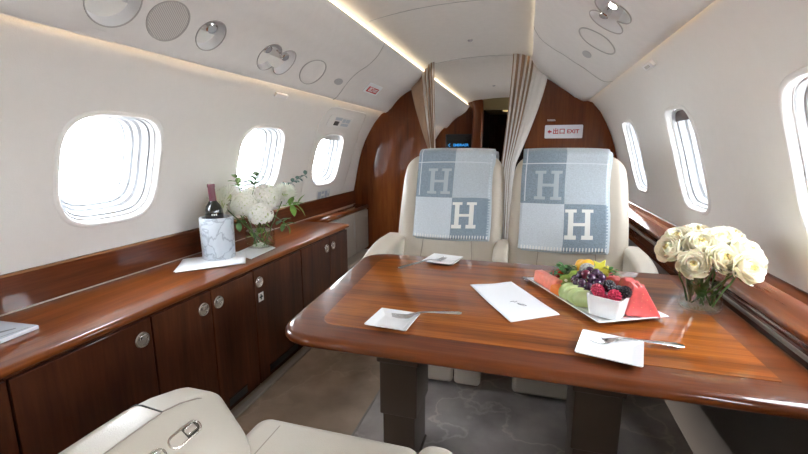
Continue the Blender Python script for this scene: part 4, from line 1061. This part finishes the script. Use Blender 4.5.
# watermelon wedges: wall behind the bowl, standing on the right side
def wedge(L, H, T, taper=.55, skew=0.):
    m = MB(); sec = []
    for q in (0, .25, .5, .75, 1):
        pass
    m.rbox(-L/2, L/2, -T/2, T/2, 0, H, .007, 3, 5, lambda x, y, z: (x*(1-taper*(z/H))+skew*z/H, y*(1-.35*(z/H)), z+.003*math.sin(x*140)*(z/H))); return m
w = wedge(.095, .088, .060, .68, -.018); t = one('watermelon_piece', 'tall pink red watermelon wedge beside the white berry bowl, nearest the camera', 'fruit', PP(.160, .056, .010), PI/2-.45, w, F['melon'])
m = MB(); rnd = random.Random(5)
for k in range(9): a = rnd.uniform(-.030, .030); z = rnd.uniform(.015, .07); m.sphere((a*(1-.68*z/.088)-.018*z/.088, -.0295*(1-.35*z/.088), z), .0013, 6, 4, (1, .6, 1.5))
m.build('seeds', plain('pale_seed', (.75, .35, .16), .5), t)
w = wedge(.12, .076, .048, .25); one('watermelon_piece', 'pink red watermelon wedge in the middle of the platter right side, behind the berries', 'fruit', PP(.090, .078, .010), -.25, w, F['melon'])
w = wedge(.09, .062, .045, .35); one('watermelon_piece', 'watermelon wedge furthest from the berry bowl on the platter right side', 'fruit', PP(.002, .084, .010), -.05, w, F['melon'])
# bowl
t = thing('bowl', 'small square white bowl of berries on the platter', 'bowl', PP(.130, -.030, .0045), ang+math.radians(33)); m = MB()
R = lambda k, z: [(x*k, y*k, z) for x, y in rrect(-1, 1, -1, 1, .30, 5)]
m.loops([R(.036, 0), R(.041, .002), R(.046, .03), R(.0495, .060), R(.0495, .0625), R(.0465, .0625), R(.043, .03), R(.030, .010)], cap0=True, cap1=True); m.build('cup', M['cer'], t, sharp=40)
def berry(loc, r, mat, name, label, seed, sc=1., group=None):
    rnd = random.Random(seed); m = MB(); n = 56
    for k in range(n):
        z = 1-2*(k+.5)/n; a = k*2.39996; q = math.sqrt(1-z*z); m.sphere((q*math.cos(a)*r*.82, q*math.sin(a)*r*.82, z*r*.88*sc), r*.21, 8, 5)
    m.sphere((0, 0, 0), r*.8, 10, 8); o = m.build(name, mat, loc=loc); o.rotation_euler = (rnd.uniform(0, 3), rnd.uniform(0, 3), 0); return tag(o, label, name.replace('_', ' '), group)
bc = (.130, -.030)
berry(PP(bc[0]-.016, bc[1]-.026, .074), .0185, F['rasp'], 'raspberry', 'raspberry at the left side of the white bowl', 1)
berry(PP(bc[0]+.030, bc[1]-.006, .071), .0185, F['rasp'], 'raspberry', 'raspberry at the front rim of the white bowl', 2)
berry(PP(bc[0]+.010, bc[1]-.026, .060), .0130, F['rasp'], 'raspberry', 'small raspberry low between the two other raspberries', 3)
berry(PP(bc[0]-.010, bc[1]+.004, .086), .0190, F['black'], 'blackberry', 'blackberry in the centre of the bowl, topmost', 4)
berry(PP(bc[0]+.026, bc[1]+.030, .078), .0190, F['black'], 'blackberry', 'blackberry at the right side of the white bowl', 5)
berry(PP(bc[0]-.040, bc[1]-.004, .072), .0160, F['black'], 'blackberry', 'blackberry at the back of the bowl next to the grapes', 6)
berry(PP(bc[0]-.012, bc[1]+.038, .070), .0160, F['black'], 'blackberry', 'blackberry at the back of the bowl next to the watermelon', 7)
# honeydew slices
for k in range(4):
    m = MB(); m.sphere((0, 0, .022), .036, 20, 12, (.36, .98, .86)); m.v = [(x, y, max(0, z)) for x, y, z in m.v]
    lab = ['front honeydew slice, beside the white bowl', 'second honeydew slice from the white bowl', 'third honeydew slice from the white bowl', 'pale green honeydew slice furthest from the white bowl'][k]
    one('honeydew_slice', lab, 'fruit', PP(.066-.024*k, -.064-.001*k, .006), -.45+.08*k, m, F['honey'])
# pink melon slices at the left end
m = MB(); m.rbox(-.066, .066, -.020, .020, 0, .042, .007, 3, 5, lambda x, y, z: (x, y*(1-.2*z/.04), z), 0); o = one('melon_wedge', 'long pink melon slice along the left edge of the platter', 'fruit', PP(-.122, -.074, .008), .02, m, F['papaya'])
m = MB(); m.rbox(-.022, .022, -.018, .018, 0, .030, .006, 3, 3); one('melon_wedge', 'small orange melon piece between the pink slice and the honeydew', 'fruit', PP(-.040, -.084, .008), .3, m, F['papaya_skin'])
# kiwi
for k, (l, w_, z, rx) in enumerate(((-.060, -.046, .044, .9), (-.062, -.012, .056, .8))):
    t = thing('kiwi_slice', ['thick kiwi slice above the pink melon', 'kiwi slice leaning behind the honeydew, next to the grapes'][k], 'fruit', PP(l, w_, z), rot=(rx, .1, ang+.9))
    m = MB(); m.lathe([(.001, .008), (.020, .009), (.0225, .006), (.0225, -.006), (.020, -.009), (.001, -.008)], 24); m.build('flesh', F['kiwi'], t); m = MB(); m.lathe([(.0228, .006), (.0232, 0), (.0228, -.006)], 24, cap0=False, cap1=False); m.build('skin', F['kiwi_skin'], t)
    m = MB(); m.lathe([(.001, .0096), (.005, .0096), (.005, .0088)], 12, cap0=True); m.build('core', F['rind'], t)
# strawberries
for k, (l, w_, z) in enumerate(((-.170, -.020, .030), (-.130, -.028, .048), (-.150, .010, .034))):
    t = thing('strawberry', ['strawberry at the very back left end of the platter', 'strawberry half resting on the pink melon slice', 'strawberry tucked behind the mint leaves'][k], 'strawberry', PP(l, w_, z), rot=(1.2, .3*k, ang)); m = MB()
    m.lathe([(.002, -.020), (.010, -.012), (.0155, 0), (.016, .008), (.010, .014), (.003, .015)], 16); m.build('flesh', F['straw'], t)
    m = MB(); [m.leaf((0, 0, .015), (math.cos(a), math.sin(a), .15), (0, 0, 1), .013, .006, .2) for a in [j*PI/3 for j in range(6)]]; m.build('calyx', F['herb'], t)
# grapes
gp = []; rnd = random.Random(11)
for (l, w_, z) in ((-.020, -.030, .060), (.000, -.028, .064), (.020, -.020, .058), (-.030, -.012, .078), (-.010, -.010, .086), (.010, -.006, .080), (.026, .002, .070), (-.020, .010, .092), (.000, .014, .092), (.018, .020, .082), (-.036, .008, .080), (.010, -.034, .046), (.036, -.012, .056), (.036, .014, .066), (-.040, -.022, .062), (.030, -.032, .042), (-.008, .032, .080), (.044, -.030, .034)):
    gp.append((l*1.08+.022, w_*1.08-.014, z*1.05-.002))
gn = ['lowest grape on the honeydew side', 'grape above the second honeydew slice', 'grape beside the left raspberry', 'grape on the upper left of the bunch', 'red purple grape near the middle of the bunch', 'grape to the right of the reddish middle one', 'grape near the rear blackberry', 'topmost grape on the left', 'topmost grape on the right', 'grape in front of the starfruit', 'grape at the back left near the dragonfruit', 'grape wedged over the front honeydew slice', 'grape touching the white bowl', 'grape between bowl and watermelon', 'leftmost grape of the bunch, beside the kiwi', 'grape low at the bowl corner', 'grape at the rear of the bunch', 'lowest grape of all, on the platter']
gme = None
for k, (l, w_, z) in enumerate(gp):
    m = MB(); m.sphere((0, 0, 0), .0146, 16, 10, (1, 1, 1.10)); o = m.build('grape', F['grape_red'] if k in (4, 12) else F['grape'], loc=PP(l, w_, z)); o.rotation_euler = (rnd.uniform(-.6, .6), rnd.uniform(-.6, .6), 0)
    tag(o, 'dark '+gn[k]+' in the fruit platter' if k != 4 else gn[k]+' in the fruit platter', 'grape', 'grapes on the fruit platter')
# mango, dragonfruit, starfruit, leaves
t = thing('mango_slice', 'bright yellow mango piece at the back of the platter', 'fruit', PP(-.118, .060, .010), ang); m = MB()
m.rbox(-.040, .040, -.020, .020, 0, .088, .016, 4, 6, lambda x, y, z: (x*(1-.25*z/.088)+.004*math.sin(z*90), y, z+.006*math.sin(x*90))); m.build('flesh', F['mango'], t)
t = thing('dragonfruit_slice', 'grey white speckled dragonfruit piece behind the grapes', 'fruit', PP(-.062, .034, .078), ang); m = MB(); m.sphere((0, 0, 0), .026, 16, 10, (1.2, .9, .9)); m.build('flesh', F['dragon'], t)
t = thing('starfruit_slice', 'yellow green starfruit slice standing behind the grapes', 'fruit', PP(-.024, .052, .096), rot=(1.0, .35, ang+.6)); m = MB()
P = []
for k in range(10): rr = .032 if k % 2 == 0 else .015; a = 2*PI*k/10+PI/2; P.append((rr*math.cos(a), rr*math.sin(a)))
m.prism(P, -.006, .006); bevel(m.build('flesh', F['star'], t, smooth=False), .002)
t = thing('starfruit_slice', 'second starfruit slice leaning beside the watermelon', 'fruit', PP(.006, .050, .090), rot=(.8, -.4, ang+.2)); m = MB(); m.prism([(a*.8, b*.8) for a, b in P], -.005, .005); bevel(m.build('flesh', F['star'], t, smooth=False), .002)
def herb(c, n, lab, seed, r=.02, L=.026):
    rnd = random.Random(seed); t = thing('mint_sprig', lab, 'leaves', c); m = MB()
    for k in range(n):
        a = rnd.uniform(0, 2*PI); m.leaf((rnd.uniform(-r, r), rnd.uniform(-r, r), rnd.uniform(-.01, .014)), (math.cos(a), math.sin(a), rnd.uniform(-.2, .8)), (0, 0, 1), L*rnd.uniform(.8, 1.2), L*.62, .4)
    m.build('leaves', F['herb'], t)
herb(PP(-.115, -.014, .062), 44, 'big bunch of green mint on the left end of the fruit platter', 2, .028)
herb(PP(.034, .052, .092), 12, 'small green mint sprig between starfruit and watermelon', 4, .012, .022)
herb(PP(-.025, -.036, .018), 8, 'dark green leaves under the grapes, on the platter', 5, .02, .028)
m = MB(); m.sphere((0, 0, 0), .016, 12, 8, (1.2, 1, .6)); tag(m.build('apple_piece', F['rind'], loc=PP(-.145, .035, .062)), 'small white fruit piece at the far left back of the platter', 'fruit')
m = MB(); m.rbox(-.05, .03, -.03, .05, 0, .05, .012, 3, 3); t = one('melon_wedge', 'melon block under the mint and dragonfruit at the back of the platter', 'fruit', PP(-.10, .015, .006), 0, m, F['honey'])

# ------------------------------------------------------------------ light, camera
w = bpy.data.worlds.new('daylight'); scene.world = w; w.use_nodes = True; nt = w.node_tree; bg = nt.nodes['Background']
tc = nt.nodes.new('ShaderNodeTexCoord'); sx = nt.nodes.new('ShaderNodeSeparateXYZ'); r = nt.nodes.new('ShaderNodeValToRGB')
nt.links.new(tc.outputs['Generated'], sx.inputs[0]); mr = nt.nodes.new('ShaderNodeMapRange'); mr.inputs[1].default_value = -1; mr.inputs[2].default_value = 1
nt.links.new(sx.outputs['Z'], mr.inputs[0]); nt.links.new(mr.outputs[0], r.inputs['Fac'])
r.color_ramp.elements[0].color = (.62, .62, .62, 1); r.color_ramp.elements[0].position = .40; r.color_ramp.elements[1].color = (.90, .95, 1., 1); r.color_ramp.elements[1].position = .56
nt.links.new(r.outputs['Color'], bg.inputs['Color']); bg.inputs['Strength'].default_value = 21.0

cam = bpy.data.cameras.new('Camera'); co = bpy.data.objects.new('Camera', cam); COL.objects.link(co); scene.camera = co
f = 413.; th = math.atan(78/f); ps = math.atan(123/math.hypot(78, f))
Fv = Vector((-math.sin(ps)*math.cos(th), math.cos(ps)*math.cos(th), -math.sin(th))); Rv = Vector((math.cos(ps), math.sin(ps), 0)); Uv = Rv.cross(Fv)
co.matrix_world = Matrix(((Rv.x, Uv.x, -Fv.x, 0), (Rv.y, Uv.y, -Fv.y, 0), (Rv.z, Uv.z, -Fv.z, 1.12), (0, 0, 0, 1)))
cam.sensor_width = 36; cam.lens = 36*f/808; cam.clip_start = .02
vs = scene.view_settings; vs.view_transform = 'Standard'; vs.look = 'None'; vs.gamma = 1; vs.exposure = .62; vs.use_curve_mapping = False
scene.cycles.use_denoising = True
scene.cycles.max_bounces = 14; scene.cycles.diffuse_bounces = 8; scene.cycles.transparent_max_bounces = 24
